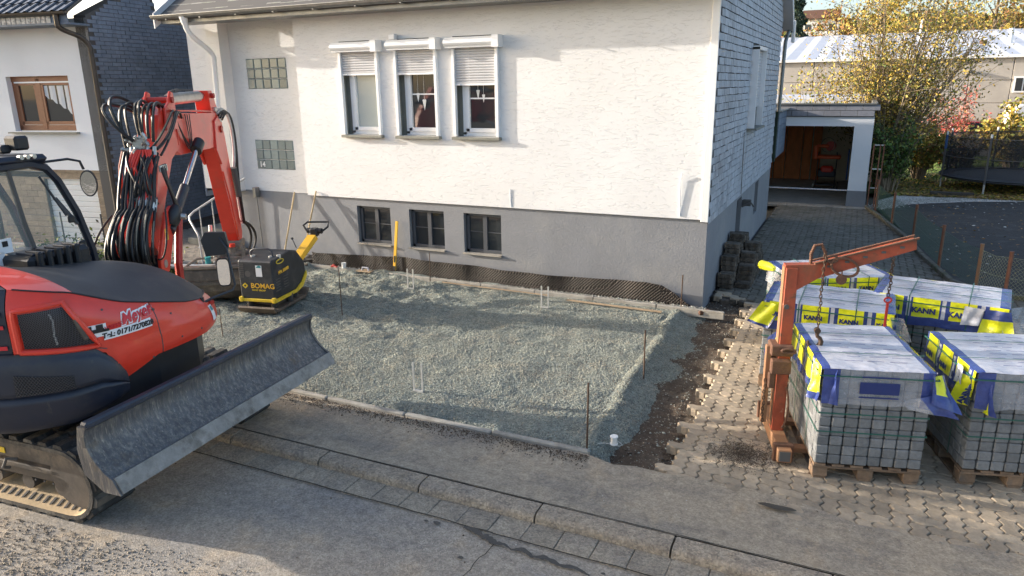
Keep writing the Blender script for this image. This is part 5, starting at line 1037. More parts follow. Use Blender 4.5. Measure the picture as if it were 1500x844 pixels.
# grilles
def grille(name, corners, rec, pitch=.021):
    (a0, z0), (a1, z1), (a2, z2), (a3, z3) = corners   # bl, br, tr, tl in (s,z)
    f = lambda u, v: ((a0 * (1 - u) + a1 * u) * (1 - v) + (a3 * (1 - u) + a2 * u) * v, (z0 * (1 - u) + z1 * u) * (1 - v) + (z3 * (1 - u) + z2 * u) * v)
    g = MB().grid(12, 8, lambda u, v: sp(*f(u, v), rec)).build(name, 'grille', up, smooth=60)
    b = MB(); L = abs(a1 - a0) + .001; Hh = max(abs(z3 - z0), abs(z2 - z1)); n = int(L / pitch) + int(Hh / pitch)
    for sg_ in (1, -1):
        for k in range(-n, n):
            pts = []
            for j in range(25):
                v = j / 24; u = (k * pitch + sg_ * v * Hh * .7) / L
                if 0 <= u <= 1: pts.append(sp(*f(u, v), rec + .006))
            if len(pts) > 1: b.tube(pts, .0024, 3, cap=False)
    b.build('mesh_wires', 'grille_wire', g); return g, f
g, f_ = grille('side_grille', ((2.655, 1.41), (2.20, 1.38), (2.37, 1.70), (2.66, 1.675)), .006)
b = MB(); fr_ = [(2.685, 1.385), (2.17, 1.355), (2.36, 1.73), (2.69, 1.70)]; pts = []
for i in range(4):
    a, c = fr_[i], fr_[(i + 1) % 4]
    for k in range(6): t = k / 6; pts.append(sp(a[0] + (c[0] - a[0]) * t, a[1] + (c[1] - a[1]) * t, .012))
pts.append(pts[0]); b.tube(pts, .022, 8, cap=False); b.build('grille_surround', 'red_paint', up, smooth=True)
MB().tube([sp(2.46, 1.66, .004), sp(2.44, 1.60, .002), sp(2.45, 1.50, .002), sp(2.44, 1.42, .002)], .009, 8).build('intake_hose', 'galvanized', g, smooth=True); MB().tube([sp(2.30, 1.60, .01), sp(2.25, 1.43, .01)], .022, 8).build('inner_pipe', 'bucket_steel', g, smooth=True)
g2 = MB().grid(12, 4, lambda u, v: Vector(bump_fn((2.75 - .38 * u - .08 * v * 0 - 2.0) / 2.7, .50 + .0 * u + .26 * v * (1 - .35 * u))) + Vector((.004, -.004, .002))).build('lower_grille', 'grille', up); b = MB()
for sg_ in (1, -1):
    for k in range(-8, 26):
        pts = []
        for j in range(10):
            v = j / 9; u = (k + sg_ * v * 5) / 18
            if 0 <= u <= 1: pts.append(Vector(bump_fn((2.75 - .38 * u - 2.0) / 2.7, .50 + .26 * v * (1 - .35 * u))) + Vector((.008, -.008, .004)))
        if len(pts) > 1: b.tube(pts, .0022, 3, cap=False)
b.build('mesh_wires', 'grille_wire', g2)
# top cap: black plastic hood in front, red behind
def capf(s0, s1, nx, ny, hgt, cx_=(-.05, .0)):
    b = MB()
    def fn(u, v):
        s = s0 + (s1 - s0) * u; e = sp(s, ztop(s)); t = v; c = Vector((-.15 + .0 * s, max(-.9, min(.72, e.y * .8)), 0)); x = e.x + (c.x - e.x) * t; y = e.y + (c.y - e.y) * t
        zz = e.z + (float(np.interp(s, [.6, 1.2, 1.9, 2.3, 3], [1.66, 1.72, 1.80, 1.90, 1.92])) + ZB - e.z) * (1 - (1 - t) ** hgt); return (x, y, zz)
    return b.grid(nx, ny, fn)
capf(.6, 2.26, 34, 12, 2.6).build('hood_cover', 'hood_black', up, smooth=60)
capf(2.27, 2.74, 10, 10, 3).build('rear_top_panel', 'red_paint', up, smooth=60); capf(2.75, 4.6, 14, 8, 3).build('rear_top_cover', 'navy_plastic', up, smooth=60)
b = MB(); b.tube([sp(s, ztop(s), .004) for s in np.linspace(.6, 2.7, 30)], .007, 6, cap=False); b.build('hood_seam', 'black_plastic', up)
b = MB(); b.tube([sp(1.66, z, -.002) for z in np.linspace(1.14, 1.52, 8)], .004, 5); b.build('door_gap', 'joint_dark', up)
for s_, z_ in ((2.10, 1.62), (1.75, 1.12), (2.02, 1.10), (1.45, 1.20), (.95, 1.20), (1.2, 1.19), (1.5, 1.42)): MB().cyl(sp(s_, z_, -.004), sp(s_, z_, .004), .009, 8).build('panel_bolt', 'joint_dark', up)
b = MB(); b.tube([sp(s, z, .001) for s, z in [(2.12, 1.315), (2.3, 1.37), (2.7, 1.385)]], .005, 5, cap=False); b.build('panel_gap', 'joint_dark', up)
MB().cyl(sp(1.66, 1.5, -.01), sp(1.66, 1.5, .008), .012, 10).build('door_lock', 'joint_dark', up)
# inner body mass, deck, counter side
b = MB(); b.prism([(-1.1, -.7), (-.3, -1.15), (.4, -1.05), (.8, -.85), (.98, -.6), (1.05, -.1), (1.0, .4), (.75, .72), (-1.15, .78)], .80, 1.40, 'xy'); b.build('deck', 'black_plastic', up)
# stickers on the engine door
def surf_frame(s, z, o_=.006, slope=0.): 
    p = sp(s, z, o_); a, c = sp(s + .03, z, o_), sp(s - .03, z + .06 * slope, o_); up_ = sp(s, z + .03, o_) - sp(s, z - .03, o_); return frame(p, c - a, up_)
def patch(s0, s1, z0, z1, m_, name, par, o_=.004, dz=0.):
    b = MB(); b.grid(10, 3, lambda u, v: sp(s0 + (s1 - s0) * u, z0 + (z1 - z0) * v + dz * u, o_)); return b.build(name, m_, par, smooth=60)
def stext(body, size, s0, z0, par, m_, o_=.006, bold=0., sx=1., shear=0., slope=0.):
    t = txt(body, size, Matrix.Identity(4), par, 'lettering', m_, .0015, bold, sx, shear=shear)
    for v in t.data.vertices: x, y, z = v.co; v.co = sp(s0 - x, z0 + y + slope * x, o_ + z)
    t.data.update(); return t
stk = patch(2.13, 1.72, 1.385, 1.455, 'sticker_white', 'sticker_band', up, .004, -.0)
stext('Meyer', .115, 1.83, 1.515, stk, 'sticker_white', .005, .014, 1.0, .25, .06); stext('Meyer', .115, 1.83, 1.515, stk, 'sticker_red', .010, .003, 1.0, .25, .06)
stext('WERNER', .042, 2.03, 1.478, stk, 'sticker_red', .006, .001, slope=.06); stext('Tel.: 0171/7270828', .056, 1.925, 1.418, stk, 'print_black', .007, .002, 1.0, .15)
b = MB()
for dx, dz_, w_, h_ in ((0, 0, .10, .03), (.02, .03, .05, .035), (-.05, .02, .03, .05), (.06, -.005, .05, .02)): b.box((dx, dz_, 0), (w_, h_, .004))
b.build('digger_emblem', 'print_black', stk, M=surf_frame(2.17, 1.47, .008)); patch(2.24, 2.10, 1.42, 1.52, 'sticker_white', 'emblem_ground', stk, .003)
l2 = patch(.98, .90, 1.19, 1.33, 'sticker_white', 'white_label', up, .006); patch(.965, .915, 1.28, 1.32, 'sticker_teal', 'label_print', l2, .009)
patch(2.84, 2.78, 1.66, 1.70, 'sticker_white', 'white_label', up, .006)
for z in (1.60, 1.44): patch(2.95, 2.77, z - .03, z, 'sticker_red', 'red_stripe', up, .008)
# air cleaner / finned black cover beside the cab
b = MB(); b.box((-.36, .12, 1.80), (.40, .62, .22), bev=.04); b.build('ribbed_cover', 'black_plastic', up)
for k in range(5): MB().box((-.13 - .0 * k, -.12 + k * .09, 1.83), (.06, .05, .24), bev=.015).build('cover_rib', 'black_plastic', up); 
for k in range(6): MB().box((-.30, -.12 + k * .09, 1.915), (.22, .03, .02), bev=.006).build('cover_rib', 'navy_plastic', up)
# ---- cab
cb_ = put('cab', None, ex); cx0, cx1 = -1.42, -.52
def pil(pts, w_=.05, nm='pillar'): b = MB(); b.tube([(x, y, z + ZB) for x, y, z in pts], w_, 4, rr=[w_] * len(pts)); return b.build(nm, 'navy_plastic', cb_)
for x in (cx1, cx0):
    b = MB(); b.tube([(x, .74, 1.45 + ZB), (x, .72, 1.72 + ZB), (x, .62, 2.12 + ZB), (x, .48, 2.44 + ZB), (x, .38, 2.57 + ZB), (x, .22, 2.62 + ZB), (x, -.55, 2.60 + ZB)], .042, 6); b.build('side_frame', 'navy_plastic', cb_, smooth=60)
    b = MB(); b.tube([(x, -.72, 1.3 + ZB), (x, -.66, 1.9 + ZB), (x, -.55, 2.58 + ZB)], .05, 6); b.build('rear_pillar', 'navy_plastic', cb_)
    b = MB(); b.tube([(x, .18, 1.6 + ZB), (x, .08, 2.1 + ZB), (x, .02, 2.6 + ZB)], .022, 4); b.build('window_post', 'joint_dark', cb_)
b = MB(); b.box(((cx0 + cx1) / 2, -.12, 2.66 + ZB), (1.0, 1.05, .08), bev=.035); b.build('roof', 'navy_plastic', cb_)
MB().box(((cx0 + cx1) / 2, 0, 1.45 + ZB), (.98, 1.4, .5), bev=.04).build('lower_body', 'navy_plastic', cb_)
MB().add([(cx1 + .005, .70, 1.72 + ZB), (cx1 + .005, .60, 2.12 + ZB), (cx1 + .005, .44, 2.46 + ZB), (cx1 + .005, .30, 2.58 + ZB), (cx1 + .005, -.52, 2.58 + ZB), (cx1 + .005, -.66, 1.72 + ZB)], [(0, 1, 2, 3, 4, 5)]).build('side_glass', 'cab_glass', cb_)
MB().add([(cx0 - .0, .70, 1.72 + ZB), (cx0, .60, 2.12 + ZB), (cx0, .44, 2.46 + ZB), (cx0, .30, 2.58 + ZB), (cx0, -.52, 2.58 + ZB), (cx0, -.66, 1.72 + ZB)], [(0, 1, 2, 3, 4, 5)]).build('door_glass', 'cab_glass', cb_)
MB().add([(cx0, -.66, 1.72 + ZB), (cx1, -.66, 1.72 + ZB), (cx1, -.52, 2.58 + ZB), (cx0, -.52, 2.58 + ZB)], [(0, 1, 2, 3)]).build('rear_glass', 'cab_glass', cb_)
b = MB(); b.tube([(cx1, .42, 2.5 + ZB), (cx0, .42, 2.5 + ZB)], .03, 6); b.build('front_bar', 'navy_plastic', cb_)
b = MB(); b.tube([(cx1 + .0, .30, 2.50 + ZB), (cx1 + .01, .50, 2.10 + ZB)], .012, 5).tube([(cx1, .42, 2.28 + ZB), (cx1 + .01, .60, 2.0 + ZB)], .02, 4); b.build('wiper', 'steel_dark', cb_)
for z in (1.80, 2.06): MB().box((cx1 + .03, .60 - (z - 1.8) * .28, z + ZB), (.03, .07, .07), bev=.012).build('latch', 'black_plastic', cb_)
b = MB(); b.box((-.98, .0, 1.95 + ZB), (.45, .18, .62), bev=.06); b.box((-.98, .2, 1.68 + ZB), (.5, .48, .14), bev=.05); b.box((-.98, -.02, 2.33 + ZB), (.24, .1, .18), bev=.04); b.build('seat', 'seat_cloth', cb_)
for y, z, s_ in ((-.30, 1.98, .12), (-.14, 1.93, .13), (-.22, 1.82, .12)): MB().box((cx1 + .01, y, z + ZB), (.004, s_, s_)).build('paper_notice', 'sticker_white', cb_)
MB().box((cx1 + .014, -.14, 1.95 + ZB), (.003, .05, .05)).build('notice_print', 'print_black', cb_)
b = MB(); b.box((-.72, .30, 2.80 + ZB), (.16, .14, .13), bev=.02); b.box((-.82, .2, 2.75 + ZB), (.2, .1, .08), bev=.02); b.build('roof_lamp', 'black_plastic', cb_)
b = MB()
for k in range(3): b.cyl((-.48, .12 + k * .06, 2.69 + ZB), (-.44, .12 + k * .06, 2.69 + ZB), .022, 10)
b.build('roof_fitting', 'steel_fitting', cb_, smooth=True)
b = MB(); b.tube([(cx1, .26, 2.62 + ZB), (cx1 + .03, .60, 2.63 + ZB), (cx1 + .06, .70, 2.60 + ZB), (cx1 + .07, .72, 2.52 + ZB)], .013, 6); b.build('mirror_arm', 'black_plastic', cb_, smooth=True)
def mirror(par, c, nx_, w_, h_, rnd=True):
    nx_ = Vector(nx_).normalized(); M = frame(c, nx_.cross(Vector((0, 0, 1))) * -1, (0, 0, 1)); k = 22
    po = [(w_ * math.copysign(abs(math.cos(a)) ** (1 if rnd else .45), math.cos(a)), h_ * math.copysign(abs(math.sin(a)) ** (1 if rnd else .45), math.sin(a))) for a in [2 * math.pi * i / k for i in range(k)]]
    m_ = MB().prism(po, -.03, .0, 'xy').build('mirror_housing', 'black_plastic', par, M=M); MB().prism([(x * .9, y * .9) for x, y in po], .0, .004, 'xy').build('mirror_glass', 'mirror', m_, M=M)
mirror(cb_, (cx1 + .08, .74, 2.38 + ZB), (.75, -1.0, .12), .075, .13)
# front right mirrors
b = MB(); b.tube([(1.02, .50, 1.40), (1.03, .60, 1.42), (1.10, .82, 1.45), (1.11, .85, 1.50), (1.06, .85, 1.85), (.99, .84, 1.95)], .012, 6); b.build('mirror_bracket', 'black_plastic', up, smooth=True); MB().cyl((1.02, .5, 1.38), (1.02, .5, 1.46), .02).build('mirror_foot', 'black_plastic', up)
mirror(up, (1.02, .82, 1.62), (.6, -1.0, .1), .06, .14, False)
M = frame((.94, .84, 1.90), (1, .5, .1), (-.1, 0, 1)); MB().prism([(-.10, -.12), (.08, -.12), (.12, -.04), (.11, .09), (-.07, .11), (-.12, .04)], -.03, .02, 'xy').build('mirror_back', 'black_plastic', up, M=M)
MB().box(sp(.86, 1.33, .01), (.05, .05, .04), bev=.01).build('front_lamp', 'red_dark', up)

# ---- boom, in its own vertical plane
bo = put('boom', None, ex)
_l = RZ(R(-5)) @ Vector((-6.95 + 6.3, 5.2 - 3.95, 0)); _d = RZ(R(-5)) @ Vector((-.5105, .8599, 0)); _n = Vector((-_d.y, _d.x, 0))
BM = Matrix((_d, _n * .86, Vector((0, 0, 1)))).transposed().to_4x4(); BM.translation = Vector((_l.x, _l.y, ZB))
def B(s, o_, z): return BM @ Vector((s, o_, z))
def bp(poly, o0, o1, name, m_='red_paint', bv=.008):
    o = MB().prism(poly, o0, o1, 'xz').build(name, m_, bo, M=BM); 
    if bv: bevel(o, bv)
    return o
bp([(-.12, 1.18), (.25, 1.18), (.30, 1.42), (.12, 1.62), (-.10, 1.62), (-.2, 1.4)], -.13, .13, 'swing_post', 'black_plastic'); MB().cyl((.05, 0, .7), (.05, 0, 1.3), .16, 18).build('swing_pivot', 'red_dark', bo, M=BM)
for s in (-1, 1): bp([(-.12, 1.34), (-.02, 1.28), (.10, 1.32), (.28, 1.58), (.42, 1.82), (.40, 2.0), (.22, 1.95), (.04, 1.72), (-.12, 1.50)], s * .27 - .022, s * .27 + .022, 'foot_plate')
MB().cyl((0, -.30, 1.42), (0, .30, 1.42), .045, 18).build('foot_pin', 'steel_fitting', bo, smooth=True, M=BM); MB().cyl((0, -.24, 1.42), (0, .24, 1.42), .10, 18).build('foot_tube', 'black_plastic', bo, smooth=True, M=BM)
bp([(.0, 1.36), (.30, 1.58), (.66, 2.05), (1.02, 2.46), (1.25, 2.55), (1.22, 2.98), (1.02, 3.08), (.80, 2.98), (.46, 2.45), (.12, 1.95), (-.08, 1.55)], -.13, .13, 'lower_boom')
for s in (-1, 1): bp([(.88, 2.80), (1.28, 2.80), (1.24, 3.22), (1.16, 3.24), (1.06, 3.12), (.92, 3.05)], s * .155 - .018, s * .155 + .018, 'knuckle_plate')
bp([(1.1, 2.99), (3.0, 2.93), (3.22, 2.80), (3.20, 2.52), (2.7, 2.46), (1.35, 2.48), (1.1, 2.58)], -.125, .125, 'adjust_boom')
bp([(1.30, 2.6), (2.7, 2.56), (2.9, 2.80), (1.3, 2.88)], -.131, -.124, 'side_stiffener', bv=0)
MB().cyl((1.14, 0, 3.14), (1.55, 0, 3.145), .045, 14).build('cylinder_rod', 'joint_dark', bo, smooth=True, M=BM); MB().cyl((1.50, 0, 3.145), (2.62, 0, 3.165), .072, 18).cyl((2.58, 0, 3.165), (2.9, 0, 3.17), .045).build('stick_cylinder', 'steel_fitting', bo, smooth=40, M=BM)
MB().cyl((1.14, -.2, 3.14), (1.14, .2, 3.14), .035).cyl((2.86, -.17, 3.17), (2.86, .17, 3.17), .035).cyl((3.02, -.18, 2.70), (3.02, .18, 2.70), .05).build('pivot_pins', 'red_dark', bo, smooth=True, M=BM)
MB().tube([(1.5, .0, 3.23), (1.9, .02, 3.26), (2.4, .0, 3.25)], .012, 6).box((1.75, 0, 3.24), (.12, .05, .03)).build('cylinder_pipe', 'joint_dark', bo, M=BM)
# stick
sk_ = [(2.74, 3.24), (2.92, 3.24), (3.12, 2.95), (3.30, 2.62), (3.64, 1.08), (3.58, .95), (3.40, .95), (3.30, 1.12), (2.93, 2.15), (2.78, 2.46), (2.80, 2.9)]
bp(sk_[0:], -.115, .115, 'stick', 'red_paint'); 
for s in (-1, 1): bp([(2.72, 2.42), (2.90, 2.20), (3.06, 2.42), (3.12, 2.78), (2.95, 2.88), (2.78, 2.82)], s * .135 - .02, s * .135 + .02, 'stick_cheek')
# lift cylinder on the right
MB().cyl((1.78, -.21, 2.56), (.95, -.25, 2.10), .033, 16).build('lift_rod', 'chrome', bo, smooth=True, M=BM); MB().cyl((1.0, -.25, 2.125), (.30, -.27, 1.72), .062, 18).build('lift_barrel', 'steel_dark', bo, smooth=40, M=BM); MB().cyl((1.70, -.205, 2.50), (1.84, -.215, 2.60), .08, 16).build('rod_eye', 'black_plastic', bo, smooth=40, M=BM)
b = MB(); b.tube([(.34, -.29, 1.80), (.36, -.33, 1.90), (.42, -.35, 1.98)], .09, 14, rr=[.075, .10, .06]); b.build('rubber_boot', 'black_plastic', bo, smooth=60, M=BM); MB().cyl((.36, -.40, 1.88), (.37, -.47, 1.87), .035).build('boot_bolt', 'steel_fitting', bo, smooth=True, M=BM)
MB().tube([(.55, -.30, 1.85), (.30, -.32, 1.35), (.28, -.32, .95)], .05, 8).build('side_rail', 'red_dark', bo, M=BM)
MB().tube([(.10, -.295, 1.60), (.22, -.295, 1.80)], .001, 3).box((.14, -.294, 1.72), (.08, .004, .13)).build('yellow_mark', 'level_yellow', bo, M=BM)
# hoses: wide bundle in front of the foot, then up to the valve block, loops above
r5 = random.Random(12); HZ = []
for k in range(30):
    o_ = -.24 + .48 * (k + .5) / 30; jit = r5.uniform(-.05, .05); top_o = o_ * .72 + jit; lay = k % 3
    p0 = Vector((-.02 - .05 * lay, o_ * .85, 1.44)); bulge = .16 + .10 * lay + .08 * (1 - abs(o_) / .24) + r5.uniform(-.05, .09); w1, w2, h1 = r5.uniform(-.05, .05), r5.uniform(-.06, .06), r5.uniform(-.12, .12)
    long_ = k % 3 != 1 or k > 24; zj = r5.uniform(-.10, .06); pts = bez(p0, (-.16 - bulge * .7, o_ * 1.10 + w1, 1.45), (-.20 - bulge * .35, o_ * 1.10 + w2, 1.88 + h1), (.12 - .03 * lay, o_ * .9, 2.02), 12)
    if long_: pts += bez((.12 - .03 * lay, o_ * .9, 2.02), (.22, o_ * .9 + w1, 2.2), (.32 - .05 * lay, top_o, 2.40), (.50 - .04 * lay, top_o, 2.58 + jit), 8)[1:]
    else: MB().cyl(BM @ Vector((.10 - .03 * lay + zj * .5, o_ * .9, 1.99 + zj)), BM @ Vector((.15 - .03 * lay + zj * .5, o_ * .88, 2.07 + zj)), .021, 8).build('pipe_nut', 'steel_fitting', bo); MB().tube([B(.13 - .03 * lay + zj * .5, o_ * .88, 2.05 + zj), B(.22, o_ * .84 + w1, 2.26), B(.30, o_ * .7 + w2, 2.45), B(.40, o_ * .6, 2.62)], .016, 6).build('steel_pipe', 'red_paint', bo, smooth=True)
    MB().tube([BM @ p for p in pts], .0155, 7).build('hydraulic_hose', 'hose', bo, smooth=True)
    if k % 2 == 0: MB().tube([BM @ (p + Vector((-.004, -.006, .012))) for p in pts[3:11]], .008, 4).build('hose_marking', 'hose_yellowish', bo, smooth=True)
for k in range(4):   # red steel pipes
    o_ = -.2 + .12 * k + r5.uniform(-.03, .03); MB().tube([B(.14 + .02 * (k % 2), o_, 2.02), B(.36, o_ * .9 + .01, 2.35), B(.44, o_ * .8, 2.62)], .016, 6).build('steel_pipe', 'red_paint', bo, smooth=True)
    MB().cyl(B(.10 + .02 * (k % 2), o_, 1.98), B(.18 + .02 * (k % 2), o_, 2.10), .023, 8).cyl(B(.42, o_ * .82, 2.56), B(.455, o_ * .8, 2.65), .022, 8).build('pipe_nut', 'steel_fitting', bo)
for k in range(3): MB().box((.17 + .1 * k * 0, -.16 + .16 * k, 2.1), (.09, .12, .06), bev=.01).build('pipe_clamp', 'steel_dark', bo, M=BM @ T(0, 0, 0))
b = MB(); r6 = random.Random(3)
b.box((.47, .02, 2.68), (.10, .16, .12), bev=.01)
for k in range(12):
    c = Vector((.42 + r6.uniform(-.05, .05), .03 + r6.uniform(-.14, .14), 2.68 + r6.uniform(-.10, .08))); d_ = Vector((r6.uniform(-.4, .2), r6.uniform(-1, 1), r6.uniform(-.6, .9))).normalized() * .085; b.cyl(c, c + d_, .019, 8); b.cyl(c + d_ * .5, c + d_ * .8, .026, 6)
b.build('valve_block', 'steel_fitting', bo, smooth=40, M=BM)
MB().tube([B(.44, .22, 2.62), B(.38, .26, 2.45), B(.28, .25, 2.2), B(.2, .22, 2.05)], .022, 8).build('red_pipe', 'orange_paint', bo, smooth=True)
loops = [((.42, .12, 2.72), (.25, .36, 3.2), (.6, .36, 3.35), (.95, .12, 3.0)), ((.40, .06, 2.72), (.2, .42, 3.05), (.40, .46, 3.25), (.8, .15, 3.0)), ((.40, .16, 2.62), (.34, .20, 3.1), (.5, .2, 3.2), (.8, .10, 3.0)),
         ((.45, -.04, 2.74), (.36, -.04, 3.12), (.6, .0, 3.25), (1.0, .05, 3.05)), ((.47, -.10, 2.74), (.42, -.12, 3.08), (.65, -.10, 3.22), (1.1, -.05, 3.02)), ((.48, .0, 2.70), (.40, .04, 3.10), (.6, .06, 3.24), (1.0, .10, 3.02)), ((.50, -.14, 2.70), (.45, -.2, 3.1), (.7, -.14, 3.25), (1.15, -.1, 2.98)),
         ((.50, -.17, 2.62), (.9, -.26, 2.75), (1.15, -.22, 3.1), (1.35, -.14, 2.98)), ((.52, -.20, 2.55), (1.0, -.25, 2.8), (1.2, -.22, 3.15), (1.5, -.14, 2.92)), ((.44, -.08, 2.6), (.6, -.26, 2.75), (.95, -.26, 3.1), (1.2, -.16, 3.0)),
         ((.46, .10, 2.66), (.40, .16, 3.1), (.6, .2, 3.25), (.95, .10, 3.0)), ((.50, -.02, 2.62), (.5, -.02, 3.1), (.7, .0, 3.2), (1.1, .02, 3.0))]
for k, (a, c, d_, e) in enumerate(loops):
    pts = [BM @ p for p in bez(a, c, d_, e, 16)]; MB().tube(pts, .018 if k < 8 else .014, 7).build('hydraulic_hose', 'hose', bo, smooth=True); MB().tube([p + Vector((.006, -.008, .010)) for p in pts[3:13]], .006, 4).build('hose_marking', 'hose_yellowish', bo)
for k in range(5):   # tangle on the back of the lower boom
    o_ = -.22 + .06 * k; a = (.20 + r6.uniform(-.03, .03), o_, 2.05); e = (.48, r6.uniform(-.16, .16), 2.62)
    MB().tube([BM @ p for p in bez(a, (.05, o_ + r6.uniform(-.1, .1), 2.25), (.22, r6.uniform(-.2, .2), 2.5), e, 12)], .015, 6).build('hydraulic_hose', 'hose', bo, smooth=True)
b = MB(); b.tube([BM @ p for p in bez((-.04, -.2, 1.50), (-.35, -.45, 1.45), (-.25, -.48, 1.75), (.12, -.33, 2.0), 12)], .010, 6); b.build('hydraulic_hose', 'hose', bo, smooth=True)
b = MB(); b.tube([BM @ p for p in bez((-.05, .28, 1.45), (-.3, .55, 1.35), (-.25, .5, 1.7), (.1, .32, 1.95), 12)], .012, 6); b.build('hydraulic_hose', 'hose', bo, smooth=True)
for k in range(4): MB().tube([BM @ p for p in bez((.36 + .05 * k, -.24, 2.45), (.30, -.30, 2.3), (.40, -.34, 2.1), (.50 + .04 * k, -.30, 1.92), 8)], .014, 6).build('hydraulic_hose', 'hose', bo, smooth=True); MB().cyl(B(.36 + .05 * k, -.24, 2.45), B(.355 + .05 * k, -.245, 2.38), .02, 8).build('pipe_nut', 'steel_fitting', bo)
# cables on the adjust boom
for k in range(3): MB().tube([BM @ p for p in bez((1.25, -.15, 2.98 - .02 * k), (1.45 + .1 * k, -.18, 2.5 - .05 * k), (1.7, -.18, 2.3 + .1 * k), (1.6 + .08 * k, -.15, 2.96), 12)], .006, 5).build('cable', 'hose', bo)
for k in range(3): MB().tube([B(1.3, -.10 + .06 * k, 3.01), B(2.2, -.10 + .06 * k, 2.985), B(2.95, -.10 + .06 * k, 2.95)], .013, 6).build('steel_pipe', 'red_paint', bo, smooth=True)
MB().box((2.95, -.05, 2.98), (.10, .2, .06), bev=.01).box((3.1, -.13, 2.83), (.12, .04, .08), bev=.01).build('pipe_clamp', 'steel_fitting', bo, M=BM)
for k in range(5):
    m_ = 'hose' if k > 1 else 'galvanized'
    MB().tube([BM @ p for p in bez((2.95 + .03 * k, -.12 - .015 * k, 2.95 - .03 * k), (3.55 + .04 * k, -.16, 3.15), (3.66 + .02 * k, -.17, 2.5), (3.48 + .01 * k, -.14 - .015 * k, 2.1), 14)] + [B(3.54, -.13 - .014 * k, 1.7), B(3.66, -.12 - .012 * k, 1.2)], .016, 6).build('hydraulic_hose', m_, bo, smooth=True)
MB().tube([B(3.45, -.15, 2.1), B(3.56, -.15, 1.65)], .05, 8).build('hose_sleeve', 'joint_dark', bo)
MB().tube([BM @ p for p in bez((3.64, -.12, 1.25), (3.85, -.3, 1.15), (3.95, -.32, .9), (3.80, -.2, .72), 8)], .02, 6).tube([BM @ p for p in bez((3.64, -.05, 1.25), (3.9, -.2, 1.2), (4.02, -.22, .9), (3.86, -.1, .7), 8)], .02, 6).build('hydraulic_hose', 'hose', bo, smooth=True)
MB().tube([B(2.92, -.14, 2.1), B(3.08, -.15, 1.7), B(3.32, -.14, 1.05)], .012, 6).build('steel_pipe', 'red_paint', bo)
# tiltrotator / coupler and ditching bucket
b = MB(); b.box((3.48, 0, .92), (.30, .30, .12), bev=.02); b.cyl((3.48, 0, .75), (3.48, 0, .88), .17, 20); b.box((3.48, 0, .70), (.42, .50, .10), bev=.02); b.cyl((3.36, -.34, .78), (3.36, .34, .78), .05); b.cyl((3.3, -.3, .66), (3.3, .3, .66), .055)
b.box((3.25, -.22, .82), (.06, .06, .18)); b.box((3.25, .22, .82), (.06, .06, .18)); b.build('quick_coupler', 'muddy_steel', bo, M=BM)
MB().cyl((3.46, -.03, .98), (3.46, -.03, 1.02), .09).cyl((3.30, -.02, .90), (3.30, -.02, .95), .05).build('red_cap', 'red_paint', bo, smooth=True, M=BM)
MB().tube([(3.3, .30, .75), (3.26, .34, .92), (3.3, .32, 1.25)], .03, 8).build('grey_pipe', 'galvanized', bo, M=BM); MB().cyl((3.26, .42, .66), (3.26, .42, .76), .05).build('green_cap', 'sticker_teal', bo, M=BM)
bk = put('bucket', None, bo); k0, k1 = -.86, .90
prof_o = [(3.22, .62), (3.16, .55), (3.15, .42), (3.20, .22), (3.32, .08), (3.5, .02), (3.85, .03), (4.02, .08)]; prof_i = [(x + .03, z + .02) for x, z in prof_o[1:]][::-1]
MB().prism(prof_o + [(4.02, .10)] + prof_i[1:], k0, k1, 'xz').build('bucket_shell', 'bucket_steel', bk, M=BM)
for y in (k0, k1 - .02): MB().prism([(3.2, .60), (3.15, .42), (3.2, .22), (3.32, .08), (3.5, .02), (4.0, .08), (3.75, .42)], y, y + .02, 'xz').build('bucket_side', 'bucket_steel', bk, M=BM)
MB().box((3.20, (k0 + k1) / 2, .61), (.10, k1 - k0 + .02, .05), bev=.01).build('top_beam', 'muddy_steel', bk, M=BM); MB().box((3.145, (k0 + k1) / 2, .36), (.02, k1 - k0, .05)).build('wear_strip', 'bucket_steel', bk, M=BM)
MB().tube([B(3.2, .86, .60), B(3.24, .60, .74), B(3.3, .34, .74)], .02, 6).build('side_bar', 'muddy_steel', bk)
